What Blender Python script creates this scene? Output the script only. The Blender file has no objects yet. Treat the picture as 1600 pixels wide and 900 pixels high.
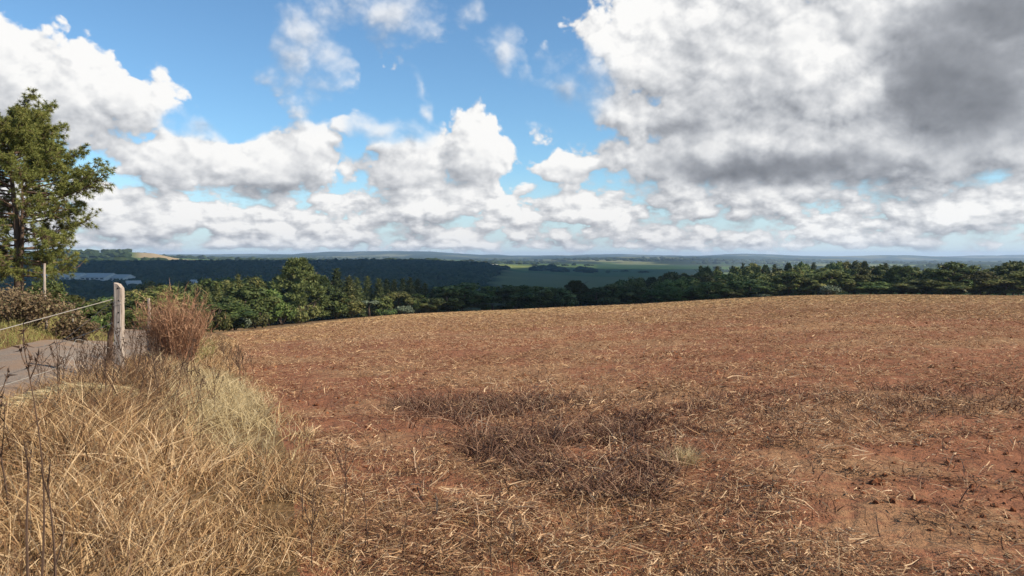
import bpy, math, random
import numpy as np
R_ = math.radians
SC = bpy.context.scene
COL = SC.collection

# ------------------------------------------------------------------ camera, exposure
EYE = 1.6
cam_d = bpy.data.cameras.new("camera")
cam = bpy.data.objects.new("camera", cam_d); COL.objects.link(cam)
cam.location = (0, 0, EYE)
cam.rotation_euler = (R_(90 - 2.42), 0, 0)
cam_d.sensor_width = 36; cam_d.lens = 26.69
cam_d.clip_start = 0.05; cam_d.clip_end = 60000
SC.camera = cam
SC.view_settings.view_transform = 'Standard'
try: SC.view_settings.look = 'None'
except Exception: pass
SC.view_settings.gamma = 1
SC.view_settings.use_curve_mapping = False
SC.view_settings.exposure = 0.55

SUN_AZ, SUN_EL = 108.0, 36.0            # degrees clockwise from the view direction (+Y), height
SUN_DIR = (math.sin(R_(SUN_AZ)) * math.cos(R_(SUN_EL)), math.cos(R_(SUN_AZ)) * math.cos(R_(SUN_EL)), math.sin(R_(SUN_EL)))

# ------------------------------------------------------------------ node shorthand
class NT:
    """tiny expression builder over a node tree"""
    def __init__(s, tree): s.t = tree
    def n(s, typ, **kw):
        nd = s.t.nodes.new(typ)
        for k, v in kw.items(): setattr(nd, k, v)
        return nd
    def put(s, sock, v):
        if isinstance(v, S): s.t.links.new(v.s, sock)
        elif isinstance(v, bpy.types.NodeSocket): s.t.links.new(v, sock)
        elif v is not None:
            if hasattr(sock.default_value, '__len__') and not hasattr(v, '__len__'): v = (v,) * len(sock.default_value)
            if hasattr(v, '__len__') and len(sock.default_value) == 4 and len(v) == 3: v = (*v, 1)
            sock.default_value = v
    def m(s, op, a, b=None, c=None, clamp=False):
        nd = s.n('ShaderNodeMath', operation=op, use_clamp=clamp)
        for i, v in enumerate((a, b, c)):
            if v is not None: s.put(nd.inputs[i], v)
        return S(s, nd.outputs[0])
    def v(s, op, a, b=None, c=None):
        nd = s.n('ShaderNodeVectorMath', operation=op)
        for i, x in enumerate((a, b, c)):
            if x is not None:
                if op == 'SCALE' and i == 1: s.put(nd.inputs['Scale'], x)
                else: s.put(nd.inputs[i], x)
        return S(s, nd.outputs['Value'] if op in ('LENGTH', 'DOT_PRODUCT', 'DISTANCE') else nd.outputs[0])
    def xyz(s, x, y, z):
        nd = s.n('ShaderNodeCombineXYZ')
        for i, q in enumerate((x, y, z)): s.put(nd.inputs[i], q)
        return S(s, nd.outputs[0])
    def sep(s, v):
        nd = s.n('ShaderNodeSeparateXYZ'); s.put(nd.inputs[0], v)
        return [S(s, o) for o in nd.outputs]
    def noise(s, vec, scale, detail=4, rough=.5, lac=2.0, dist=0, color=False, dims='3D'):
        nd = s.n('ShaderNodeTexNoise', noise_dimensions=dims)
        s.put(nd.inputs['Vector'], vec)
        for k, q in (('Scale', scale), ('Detail', detail), ('Roughness', rough), ('Lacunarity', lac), ('Distortion', dist)): s.put(nd.inputs[k], q)
        return S(s, nd.outputs['Color' if color else 'Fac'])
    def voro(s, vec, scale, feature='F1', detail=0, rough=.5, rnd=1, out='Distance', smooth=None, dims='3D'):
        nd = s.n('ShaderNodeTexVoronoi', feature=feature, voronoi_dimensions=dims)
        s.put(nd.inputs['Vector'], vec); s.put(nd.inputs['Scale'], scale)
        s.put(nd.inputs['Detail'], detail); s.put(nd.inputs['Roughness'], rough); s.put(nd.inputs['Randomness'], rnd)
        if smooth is not None: s.put(nd.inputs['Smoothness'], smooth)
        return S(s, nd.outputs[out])
    def ss(s, x, a, b, lo=0.0, hi=1.0):
        nd = s.n('ShaderNodeMapRange', interpolation_type='SMOOTHSTEP')
        for i, q in enumerate((x, a, b, lo, hi)): s.put(nd.inputs[i], q)
        return S(s, nd.outputs[0])
    def lin(s, x, a, b, lo=0.0, hi=1.0):
        nd = s.n('ShaderNodeMapRange')
        for i, q in enumerate((x, a, b, lo, hi)): s.put(nd.inputs[i], q)
        return S(s, nd.outputs[0])
    def mix(s, f, a, b, typ='MIX'):
        nd = s.n('ShaderNodeMix', data_type='RGBA', blend_type=typ)
        s.put(nd.inputs[0], f); s.put(nd.inputs[6], a); s.put(nd.inputs[7], b)
        return S(s, nd.outputs[2])
    def ramp(s, f, stops):
        nd = s.n('ShaderNodeValToRGB'); e = nd.color_ramp.elements
        while len(e) < len(stops): e.new(1)
        for i, (p, c) in enumerate(stops):
            e[i].position = p; e[i].color = (*c, 1)
        s.put(nd.inputs[0], f)
        return S(s, nd.outputs[0])
class S:
    def __init__(s, t, sock): s.t, s.s = t, sock
    def __add__(a, b): return a.t.m('ADD', a, b)
    __radd__ = __add__
    def __sub__(a, b): return a.t.m('SUBTRACT', a, b)
    def __rsub__(a, b): return a.t.m('SUBTRACT', b, a)
    def __mul__(a, b): return a.t.m('MULTIPLY', a, b)
    __rmul__ = __mul__
    def __truediv__(a, b): return a.t.m('DIVIDE', a, b)

# ------------------------------------------------------------------ sky: Nishita air with cumulus in it
FPX = 1186.0
def px2sky(x, y):                       # direction of a feature of the real sky, in degrees
    az = math.atan((x - 800) / FPX)
    return math.degrees(az), math.degrees(math.atan((400 - y) / FPX * math.cos(az)))

def build_sky():
    w = bpy.data.worlds.new("World"); SC.world = w; w.use_nodes = True
    t = w.node_tree; t.nodes.clear(); T = NT(t)
    out = T.n('ShaderNodeOutputWorld'); bg = T.n('ShaderNodeBackground')
    bg.inputs['Strength'].default_value = SKY_STRENGTH
    t.links.new(bg.outputs[0], out.inputs[0])
    sky = T.n('ShaderNodeTexSky', sky_type='NISHITA')
    sky.sun_disc = False; sky.sun_elevation = R_(SUN_EL); sky.sun_rotation = R_(SUN_AZ)
    sky.altitude = 900; sky.air_density = 1.0; sky.dust_density = 0.6; sky.ozone_density = 2.0
    d = T.v('NORMALIZE', T.n('ShaderNodeTexCoord').outputs['Generated'])
    dx, dy, dz = T.sep(d)
    az = T.m('ARCTAN2', dx, dy) * 57.29578
    el = T.m('ARCSINE', dz) * 57.29578
    # (x, y, rx, ry, weight) in the photograph's sky
    big = CLOUD_BIG
    def ell(p, lst, start=9.0):
        acc = None
        for (x, y, rx, ry, k) in lst:
            a, e = px2sky(x, y); sx, sy = FPX / (57.3 * rx), FPX / (57.3 * ry)
            q = T.v('LENGTH', T.v('MULTIPLY_ADD', p, (sx, sy, 0), (-a * sx, -e * sy, 0)))
            q = T.m('SUBTRACT', k, q)            # k at the centre, falls by 1 per radius
            acc = q if acc is None else T.m('SMOOTH_MAX', acc, q, 0.25)
        return acc
    def density(p, oct=10):
        px_, py_, _ = T.sep(p)
        warp = T.v('SUBTRACT', T.noise(p, .17, 4, .55, color=True), (.5, .5, .5))
        pw = T.v('MULTIPLY_ADD', warp, (6.5, 4.2, 0), p)
        c1 = ell(pw, CLOUD_BIG)
        # the deck of far cumulus that closes in above the horizon
        lowf = T.noise(T.v('MULTIPLY', p, (1, 2.2, 1)), .13, 2, .5)
        deck = T.ss(py_ + (lowf - .5) * 5, 6.6, 4.2, -1.5, 0.30) + (lowf - .5) * 1.1
        deck = T.m('MINIMUM', deck, T.ss(py_, 0.2, 1.5, -.10, 1.0))
        cov = T.m('MAXIMUM', c1, deck)
        k = T.ss(py_, 8.0, 3.0)                  # 1 near the horizon: smaller clouds
        rot = T.n('ShaderNodeVectorRotate', rotation_type='Z_AXIS'); rot.inputs['Angle'].default_value = .6
        T.put(rot.inputs['Vector'], T.v('MULTIPLY', p, (1, 1.2, 1))); pa = S(T, rot.outputs[0]); pb = T.v('MULTIPLY', p, (1.0, 1.75, 1))
        na = T.noise(pa, .26, oct, .56); nb = T.noise(pb, .30, oct - 1, .58)
        va = T.voro(T.v('MULTIPLY_ADD', warp, (3, 3, 0), pa), .34, 'F1', 3, .5, dims='2D')
        vb = T.voro(T.v('MULTIPLY_ADD', warp, (2.5, 2, 0), pb), .45, 'F1', 3, .5, dims='2D')
        fa = (na - .5) * 1.55 + (.42 - va) * .60
        fb = (nb - .5) * 1.9 + (.42 - vb) * .60
        return cov + .30 + (fa * (1 - k) + fb * k)
    P0 = T.xyz(az, el, 0)
    d0 = density(P0)
    d1 = density(T.v('ADD', P0, (.30, .42, 0)))
    d2 = density(T.v('ADD', P0, (1.2, 1.9, 0)), 5)
    thin = ell(P0, CLOUD_THIN)                   # wispy veils have soft edges
    soft = T.ss(thin, 0, .5)
    wd = T.v('MULTIPLY_ADD', T.v('SUBTRACT', T.noise(P0, .3, 5, .55, color=True), (.5, .5, .5)), (6, 4.5, 0), P0)
    dark = T.ss(ell(wd, CLOUD_DARK), -.15, .75)
    gap = T.ss(ell(wd, CLOUD_GLOW), -.1, .8)
    bas = T.ss(d0 - d2, 0, -.7)                  # undersides: ragged and blurred
    alpha = T.ss(d0, 0.0, T.m('MAXIMUM', soft * 1.0, bas * .35) + .20)
    alpha = alpha * T.lin(soft, 0, 1, 1, .78)
    alpha = T.m('MULTIPLY', alpha, T.ss(el, -.3, .8, .35, 1.0))
    calm = 1 - dark * .62
    k_low = T.ss(el, 7.0, 4.0)
    l1 = T.m('MAXIMUM', T.m('MINIMUM', (d0 - d1) * .34, .14), -.17); l2 = T.m('MAXIMUM', T.m('MINIMUM', (d0 - d2) * .22, .13), -.26)
    thick = T.ss(d0, .15, 1.5)
    b = T.lin(k_low, 0, 1, .862, .872) + (l1 * T.lin(thick, 0, 1, .95, .30) + l2) * calm - thick * T.lin(k_low, 0, 1, .07, .0) - dark * .275 + gap * .14
    b = T.m('MAXIMUM', b, .42)
    b = T.m('MINIMUM', b, .985)
    tint = T.ramp(T.lin(b, .40, 1.0), [(0, (.90, .97, 1.10)), (.5, (.95, .985, 1.05)), (1, (1.0, .99, .97))])
    ccol = T.v('SCALE', tint, b * b * CLOUD_GAIN)
    # clear sky: deeper above, milky at the horizon
    clear = T.v('MULTIPLY', sky.outputs[0], SKY_TINT)
    low = T.ss(el, 7.0, 0.0)
    clear = T.mix(low * .8, clear, (.68 * CLOUD_GAIN, .79 * CLOUD_GAIN, .87 * CLOUD_GAIN))
    full = T.mix(alpha, clear, ccol)
    t.links.new(full.s, bg.inputs['Color'])
    w.cycles.sampling_method = 'MANUAL'; w.cycles.sample_map_resolution = 512

SKY_STRENGTH = 0.11
SKY_TINT = (.68, .90, .985)
CLOUD_GAIN = .70 / SKY_STRENGTH
CLOUD_BIG = [(10, 130, 110, 90, 1), (120, 150, 110, 62, 1), (215, 165, 65, 65, .9), (330, 200, 80, 26, .7),
    (280, 250, 90, 50, 1), (410, 255, 130, 55, 1), (505, 240, 50, 48, .8), (250, 335, 110, 45, 1), (400, 345, 170, 45, .9),
    (485, 85, 60, 115, .95), (600, 15, 100, 62, 1.0), (785, 85, 44, 58, .9), (665, 130, 22, 36, .6), (735, 10, 40, 40, .6), (640, 265, 70, 70, 1.05), (745, 250, 62, 72, 1.05), (600, 205, 66, 26, .85), (660, 180, 20, 30, .7),
    (880, 265, 70, 28, .9), (690, 320, 160, 45, .9), (900, 325, 90, 36, .9),
    (1030, 80, 170, 110, 1), (1230, 110, 230, 160, 1.35), (1480, 100, 230, 170, 1.45), (1300, 10, 200, 60, 1.1), (1190, 238, 240, 66, 1.3), (1440, 238, 220, 58, 1.3), (1000, 180, 130, 80, .9), (890, 140, 70, 60, .55),
    (1060, 300, 100, 46, .9), (1190, 310, 150, 38, .9), (1490, 345, 130, 40, .9), (1575, 300, 45, 50, .9)]
CLOUD_THIN = [(490, 80, 90, 130, 1), (620, 25, 110, 70, 1), (780, 85, 60, 80, 1), (600, 200, 90, 40, .9), (880, 140, 100, 80, 1), (340, 195, 120, 40, .8), (735, 10, 70, 60, 1), (660, 180, 40, 60, 1), (665, 130, 50, 70, 1), (440, 110, 60, 60, .8)]
CLOUD_DARK = [(1500, 130, 135, 115, 1), (1200, 258, 230, 44, .85), (1580, 20, 200, 60, 1), (1050, 200, 130, 60, .5), (1420, 260, 150, 30, .6), (340, 200, 90, 30, .5), (430, 292, 150, 22, .6), (880, 150, 80, 60, .6), (1520, 300, 60, 20, .4)]
CLOUD_GLOW = [(1275, 110, 75, 45, 1), (1340, 140, 40, 50, .7), (980, 60, 110, 80, .9), (1120, 120, 120, 50, .6), (140, 90, 60, 40, .6), (690, 330, 200, 30, .4), (1080, 290, 90, 30, .6), (350, 320, 150, 30, .5)]
build_sky()

sun_d = bpy.data.lights.new("sun", 'SUN'); sun = bpy.data.objects.new("sun", sun_d); COL.objects.link(sun)
sun_d.energy = 5.0; sun_d.angle = R_(0.55); sun_d.color = (1.0, .90, .75)
sun.rotation_euler = (R_(90 - SUN_EL), 0, R_(180 - SUN_AZ))
# ------------------------------------------------------------------ lie of the land
rng = np.random.default_rng(7)
random.seed(7)
# bearing (as a pixel column of the photo), how low the brow of the field lies (pixel row), distance of the brow
BROW = np.array([(-600, 480, 70), (-200, 474, 70), (40, 474, 68), (90, 488, 56), (140, 526, 36), (200, 533, 36), (262, 531, 46),
    (330, 520, 105), (400, 514, 155), (500, 502, 185), (600, 493, 200), (800, 484, 225), (1000, 475, 240), (1150, 466, 250),
    (1250, 461.5, 255), (1400, 460, 255), (1600, 462, 255), (1800, 464, 255), (2300, 470, 255)], float)
AZG = np.arange(-180, 180.01, .25)
def _smooth(a, k):
    x = np.arange(-4 * k, 4 * k + 1); w = np.exp(-.5 * (x / k) ** 2); w /= w.sum()
    return np.convolve(np.pad(a, 4 * k, mode='wrap'), w, 'valid')
_baz = np.degrees(np.arctan((BROW[:, 0] - 800) / FPX))
_tan = (BROW[:, 1] - 400) / FPX * np.cos(np.radians(_baz))
R_T = _smooth(np.interp(AZG, np.r_[-180, -90, _baz, 90, 180], np.r_[120, 80, BROW[:, 2], 255, 120]), 4)
ZE_T = EYE - R_T * _smooth(np.interp(AZG, np.r_[-180, -90, _baz, 90, 180], np.r_[.04, .05, _tan, .05, .04]), 4)
ZE_T = np.minimum(ZE_T, -.8)
P_T = np.clip(1 + 1.6 / np.abs(ZE_T), 1.05, 2.1)
# beyond the brow: rows of (distance, height) or (distance, pixel row) per bearing
FX = np.array([-900, 0, 130, 200, 240, 290, 400, 520, 650, 740, 820, 950, 1110, 1300, 1450, 1600, 2400], float)
FAZ = np.degrees(np.arctan((FX - 800) / FPX))
def _row(r, px): return EYE - (np.array(px, float) - 400) / FPX * np.cos(np.radians(FAZ)) * r
FR = [300, 450, 900, 1500, 2050, 2600, 3000, 3600, 4600, 6000, 9000, 12500, 18000]
FZ = np.array([
    [-25, -26, -27, -27, -27, -27, -26, -25, -25, -25, -24, -22, -19, -15, -14, -14, -14],
    [-36, -38, -39, -39, -39, -39, -38, -36, -36, -36, -36, -34, -27, -18, -17, -17, -17],
    [-70, -74, -76, -76, -76, -76, -74, -72, -70, -68, -66, -60, -50, -42, -42, -42, -42],
    [-64, -66, -68, -68, -68, -66, -64, -60, -58, -60, -62, -58, -54, -52, -52, -52, -52],
    [-44, -46, -47, -47, -46, -45, -43, -40, -38, -46, -56, -56, -54, -52, -52, -52, -52],
    _row(2600, [413, 412, 412, 412, 411.5, 411.5, 411, 410.5, 410, 413.5, 424, 430, 430, 428, 428, 428, 428]),
    _row(3000, [411, 409, 408, 406, 405, 410, 411, 411, 411, 412.5, 418, 424, 425, 424, 424, 424, 424]),
    _row(3600, [403, 397, 394.5, 393.5, 395.5, 407, 409, 410, 410, 411.5, 414, 417.5, 418, 420, 420, 420, 420]),
    _row(4600, [406, 406, 405, 405, 403, 403.5, 407, 408.5, 409, 411, 412, 413.5, 415, 416, 416, 416, 416]),
    _row(6000, [406, 406, 406, 406, 406, 406, 406.5, 406, 406, 407, 408.5, 405.5, 407, 411, 411, 411, 411]),
    _row(9000, [401, 401, 401, 401, 401, 401, 402, 402, 402, 404, 405, 405, 404, 406, 409, 409, 409]),
    _row(12500, [397, 397, 397, 397, 397, 397, 397.5, 395.5, 396.5, 400, 402, 399, 399, 401.5, 404, 407, 407]),
    _row(18000, [401] * 17)], float)
def _vnoise(x, y, seed):
    xi, yi = np.floor(x).astype(np.int64), np.floor(y).astype(np.int64)
    fx, fy = x - xi, y - yi
    fx = fx * fx * (3 - 2 * fx); fy = fy * fy * (3 - 2 * fy)
    def h(a, b):
        n = (a * 374761393 + b * 668265263 + seed * 974711) & 0x7fffffff
        n = ((n ^ (n >> 13)) * 1274126177) & 0x7fffffff
        return ((n ^ (n >> 16)) & 0xffff) / 65535.0
    return (h(xi, yi) * (1 - fx) + h(xi + 1, yi) * fx) * (1 - fy) + (h(xi, yi + 1) * (1 - fx) + h(xi + 1, yi + 1) * fx) * fy
def fbm(x, y, oct=4, seed=1, gain=.5):
    s, a, tot = 0, 1.0, 0
    for o in range(oct):
        s = s + a * _vnoise(x * 2 ** o + 17.3 * o, y * 2 ** o - 9.1 * o, seed + o); tot += a; a *= gain
    return s / tot - .5
def sstep(x, a, b):
    t = np.clip((x - a) / (b - a), 0, 1); return t * t * (3 - 2 * t)
def brow(az): return np.interp(az, AZG, R_T), np.interp(az, AZG, ZE_T)
def base_ground(x, y):
    x, y = np.asarray(x, float), np.asarray(y, float)
    az = np.degrees(np.arctan2(x, y)); r = np.hypot(x, y)
    R, ze = brow(az); p = np.interp(az, AZG, P_T)
    z_near = ze * (np.maximum(r, 1e-6) / R) ** p
    # far: bilinear in bearing and distance
    fr = np.array(FR, float); rr = np.clip(r, fr[0], fr[-1]); j = np.clip(np.searchsorted(fr, rr, side='right') - 1, 0, len(fr) - 2)
    t = (rr - fr[j]) / (fr[j + 1] - fr[j]); t = t * t * (3 - 2 * t) * .5 + t * .5
    azc = np.clip(az, FAZ[0], FAZ[-1]); i = np.clip(np.searchsorted(FAZ, azc, side='right') - 1, 0, len(FAZ) - 2)
    u = (azc - FAZ[i]) / (FAZ[i + 1] - FAZ[i])
    zf = (FZ[j, i] * (1 - t) + FZ[j + 1, i] * t) * (1 - u) + (FZ[j, i + 1] * (1 - t) + FZ[j + 1, i + 1] * t) * u
    k = np.clip((r - R) / np.maximum(300 - R, 20), 0, 1)
    z_drop = ze + (zf - ze) * (k * .6 + .4 * k * k * (3 - 2 * k))
    z = np.where(r <= R, z_near, np.where(r < 300, z_drop, zf))
    far = sstep(r, 2400, 9000)
    return z + far * r * .0060 * fbm(x / 1500, y / 1500, 5, 31) + sstep(r, 6000, 11000) * 150 * np.maximum(fbm(x / 1900, y / 3600, 4, 57) - .03, -.06)
# the road: from the left of the camera, away past the post and over the brow
ROAD = np.array([(-4.2, -30), (-4.6, -10), (-5.3, 0), (-6.3, 6), (-7.2, 9), (-8.2, 12.5), (-9.2, 15.6), (-11.3, 22), (-14.5, 30), (-20.5, 42), (-31, 62)], float)
ROAD_HALF = 1.25
def road_x(y): return np.interp(y, ROAD[:, 1], ROAD[:, 0])
def road_d(x, y):
    return (x - road_x(y)) * .96
# the line where the verge gives way to the ploughed field
EDGE = np.array([(3.0, -30), (1.2, -5), (-.25, 2.0), (-.95, 4.2), (-1.8, 7), (-2.7, 9.4), (-3.75, 12), (-5.4, 15.5), (-7.5, 20.5), (-10.5, 29), (-16, 44), (-26, 68)], float)
def edge_x(y): return np.interp(y, EDGE[:, 1], EDGE[:, 0])
def verge_k(x, y):                       # 1 in the verge, 0 out in the field
    return sstep(edge_x(y) - x, -.5, .9)
def ground(x, y):
    x, y = np.asarray(x, float), np.asarray(y, float)
    z = base_ground(x, y); r = np.hypot(x, y)
    near = sstep(r, 130, 40)
    vk = verge_k(x, y)
    z = z + near * (.05 * fbm(x / 2.4, y / 2.4, 3, 3) + .09 * vk + .12 * vk * fbm(x / 1.6, y / 1.6, 3, 8))
    z = z + near * (1 - vk) * sstep(r, 28, 14) * (.045 * fbm(x / .42, y / .42, 3, 14) + .03 * fbm(x / .16, y / .16, 2, 15))
    # old wheel tracks curving across the stubble
    for (x0, y0, a, b, c) in ((1.0, 24, .10, .004, .05), (1.6, 26, .10, .004, .05), (-6, 34, -.05, .006, .05)):
        yy = y0 + (x - x0) * a + b * (x - x0) ** 2
        q = (y - yy) / .35
        z = z - near * (1 - vk) * c * (np.exp(-q * q) - .8 * np.exp(-(q - 1.6) ** 2)) * sstep(np.abs(x - x0 - 5), 14, 6)
    # the road bed is cut a little into the bank
    rd = np.abs(road_d(x, y)); inroad = sstep(rd, ROAD_HALF + 1.0, ROAD_HALF - .1) * sstep(r, 75, 55)
    return z * (1 - inroad) + (base_ground(x, y) - .16) * inroad

# ------------------------------------------------------------------ mesh helpers
def make_mesh(name, V, faces, mat=None, smooth=False, parent=None, link=True, mats=None, fmat=None):
    """V (n,3); faces: list of (m,k) index arrays with k = 3 or 4"""
    me = bpy.data.meshes.new(name)
    V = np.ascontiguousarray(V, np.float32)
    faces = [np.asarray(f, np.int32) for f in faces if len(f)]
    me.vertices.add(len(V)); me.vertices.foreach_set('co', V.ravel())
    nl = sum(f.size for f in faces); nf = sum(len(f) for f in faces)
    me.loops.add(nl); me.loops.foreach_set('vertex_index', np.concatenate([f.ravel() for f in faces]))
    tot = np.concatenate([np.full(len(f), f.shape[1], np.int32) for f in faces])
    me.polygons.add(nf)
    me.polygons.foreach_set('loop_start', np.r_[0, np.cumsum(tot)[:-1]].astype(np.int32))
    me.polygons.foreach_set('loop_total', tot)
    if fmat is not None: me.polygons.foreach_set('material_index', np.asarray(fmat, np.int32))
    me.polygons.foreach_set('use_smooth', np.full(nf, smooth))
    me.update(calc_edges=True); me.validate()
    for m in (mats or [mat]):
        if m: me.materials.append(m)
    o = bpy.data.objects.new(name, me)
    if link: COL.objects.link(o)
    if parent: o.parent = parent
    return o
def tag(o, label=None, cat=None, group=None, kind=None):
    if label: o['label'] = label
    if cat: o['category'] = cat
    if group: o['group'] = group
    if kind: o['kind'] = kind
    return o
def empty(name, loc):
    o = bpy.data.objects.new(name, None); COL.objects.link(o); o.location = loc; o.empty_display_size = .3
    return o
def unit(v): return v / np.maximum(np.linalg.norm(v, axis=-1, keepdims=True), 1e-9)
def rand_dirs(n, g=None):
    return unit((g or rng).normal(size=(n, 3)))
def blades(P, D, L, W, bend, segs=2, side=None, tip=.15):
    """curved ribbons: base P, direction D, length L, width W, bend vector; returns V, quads"""
    n = len(P); L = np.broadcast_to(L, n); W = np.broadcast_to(W, n)
    if side is None: side = unit(np.cross(D, rand_dirs(n)))
    V = np.empty((n, segs + 1, 2, 3))
    for k in range(segs + 1):
        t = k / segs
        c = P + (D * t + bend * t * t) * L[:, None]
        w = (W * (1 - (1 - tip) * t ** 1.6) * .5)[:, None]
        V[:, k, 0] = c - side * w; V[:, k, 1] = c + side * w
    b = (np.arange(n) * (segs + 1) * 2)[:, None]
    Q = np.concatenate([b + np.array([[2 * k, 2 * k + 1, 2 * k + 3, 2 * k + 2]]) for k in range(segs)], 0)
    return V.reshape(-1, 3), Q
def cards(P, N, size, asp=.55):
    n = len(P); u = unit(np.cross(N, rand_dirs(n))); v = np.cross(N, u)
    s = np.broadcast_to(size, n)[:, None]
    V = np.stack([P - u * s, P + v * s * asp + N * s * .12, P + u * s, P - v * s * asp + N * s * .12], 1)
    return V.reshape(-1, 3), np.arange(n * 4).reshape(n, 4)
def tube(pts, rad, sides=8, cap=True):
    pts = np.asarray(pts, float); n = len(pts); rad = np.broadcast_to(rad, n)
    d = unit(np.gradient(pts, axis=0))
    ref = np.array([0, 0, 1.]) if abs(d[0][2]) < .9 else np.array([1., 0, 0])
    V = []
    for i in range(n):
        u = unit(np.cross(d[i], ref)[None])[0]; w = np.cross(d[i], u); ref = np.cross(u, d[i])
        a = np.arange(sides) * 2 * math.pi / sides
        V.append(pts[i] + rad[i] * (np.cos(a)[:, None] * u + np.sin(a)[:, None] * w))
    V = np.concatenate(V)
    Q = np.array([[i * sides + j, i * sides + (j + 1) % sides, (i + 1) * sides + (j + 1) % sides, (i + 1) * sides + j] for i in range(n - 1) for j in range(sides)])
    T = []
    if cap:
        V = np.r_[V, pts[:1], pts[-1:]]
        a, b = n * sides, n * sides + 1
        T = [[a, (j + 1) % sides, j] for j in range(sides)] + [[b, (n - 1) * sides + j, (n - 1) * sides + (j + 1) % sides] for j in range(sides)]
    return V, Q, np.array(T, int).reshape(-1, 3)
class MB:
    """collects pieces into one mesh"""
    def __init__(s): s.V, s.F, s.n = [], {3: [], 4: []}, 0
    def add(s, V, *faces):
        V = np.asarray(V, float)
        for f in faces:
            f = np.asarray(f, int)
            if len(f): s.F[f.shape[1]].append(f + s.n)
        s.V.append(V); s.n += len(V)
        return s
    def build(s, name, mat, parent=None, smooth=False, link=True):
        fs = [np.concatenate(s.F[k]) for k in (3, 4) if s.F[k]]
        return make_mesh(name, np.concatenate(s.V), fs, mat, smooth, parent, link)
def box(x0, x1, y0, y1, z0, z1):
    V = np.array([(x, y, z) for z in (z0, z1) for y in (y0, y1) for x in (x0, x1)], float)
    return V, np.array([(0, 2, 3, 1), (4, 5, 7, 6), (0, 1, 5, 4), (2, 6, 7, 3), (0, 4, 6, 2), (1, 3, 7, 5)])
def ico(sub=1):
    t = (1 + 5 ** .5) / 2
    V = unit(np.array([(-1, t, 0), (1, t, 0), (-1, -t, 0), (1, -t, 0), (0, -1, t), (0, 1, t), (0, -1, -t), (0, 1, -t), (t, 0, -1), (t, 0, 1), (-t, 0, -1), (-t, 0, 1)], float))
    F = [(0, 11, 5), (0, 5, 1), (0, 1, 7), (0, 7, 10), (0, 10, 11), (1, 5, 9), (5, 11, 4), (11, 10, 2), (10, 7, 6), (7, 1, 8), (3, 9, 4), (3, 4, 2), (3, 2, 6), (3, 6, 8), (3, 8, 9), (4, 9, 5), (2, 4, 11), (6, 2, 10), (8, 6, 7), (9, 8, 1)]
    V = list(V)
    for _ in range(sub):
        G, mid = [], {}
        def mp(a, b):
            k = (min(a, b), max(a, b))
            if k not in mid:
                V.append(unit((V[a] + V[b])[None])[0]); mid[k] = len(V) - 1
            return mid[k]
        for a, b, c in F:
            ab, bc, ca = mp(a, b), mp(b, c), mp(c, a)
            G += [(a, ab, ca), (b, bc, ab), (c, ca, bc), (ab, bc, ca)]
        F = G
    return np.array(V), np.array(F)

# ------------------------------------------------------------------ materials
def mat(name, f, rough=.9, spec=.15):
    m = bpy.data.materials.new(name); m.use_nodes = True
    t = m.node_tree; T = NT(t); b = t.nodes['Principled BSDF']
    b.inputs['Roughness'].default_value = rough; b.inputs['Specular IOR Level'].default_value = spec
    f(T, b)
    return m
def bump(T, b, h, strength=.5, dist=.1):
    nd = T.n('ShaderNodeBump'); nd.inputs['Strength'].default_value = strength; nd.inputs['Distance'].default_value = dist
    T.put(nd.inputs['Height'], h); T.t.links.new(nd.outputs[0], b.inputs['Normal'])
def pos(T): return S(T, T.n('ShaderNodeNewGeometry').outputs['Position'])
def objco(T): return S(T, T.n('ShaderNodeTexCoord').outputs['Object'])
def island(T): return S(T, T.n('ShaderNodeNewGeometry').outputs['Random Per Island'])
def objrand(T): return S(T, T.n('ShaderNodeObjectInfo').outputs['Random'])
def leafy(name, stops, rough=.65, trans=.25, spec=.2, objvar=.25, patch=None):
    """leaves or dry blades: a colour per leaf, a shift per plant, some light passing through"""
    m = bpy.data.materials.new(name); m.use_nodes = True
    t = m.node_tree; T = NT(t); b = t.nodes['Principled BSDF']; out = t.nodes['Material Output']
    b.inputs['Roughness'].default_value = rough; b.inputs['Specular IOR Level'].default_value = spec
    f = T.m('ADD', island(T) * .75, T.noise(pos(T) if patch else objco(T), patch or .5, 3, .6) * .6 - .15, clamp=True)
    c = T.ramp(f, stops)
    hs = T.n('ShaderNodeHueSaturation')
    T.put(hs.inputs['Color'], c); T.put(hs.inputs['Value'], T.lin(objrand(T), 0, 1, 1 - objvar, 1 + objvar))
    T.put(hs.inputs['Hue'], T.lin(objrand(T) * 7.3 - T.m('FLOOR', objrand(T) * 7.3), 0, 1, .5 - .03 * objvar * 4, .5 + .02 * objvar * 4))
    t.links.new(hs.outputs[0], b.inputs['Base Color'])
    if trans > 0:
        tr = T.n('ShaderNodeBsdfTranslucent'); t.links.new(hs.outputs[0], tr.inputs['Color'])
        mx = T.n('ShaderNodeMixShader'); mx.inputs[0].default_value = trans
        t.links.new(b.outputs[0], mx.inputs[1]); t.links.new(tr.outputs[0], mx.inputs[2]); t.links.new(mx.outputs[0], out.inputs[0])
    return m

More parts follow.
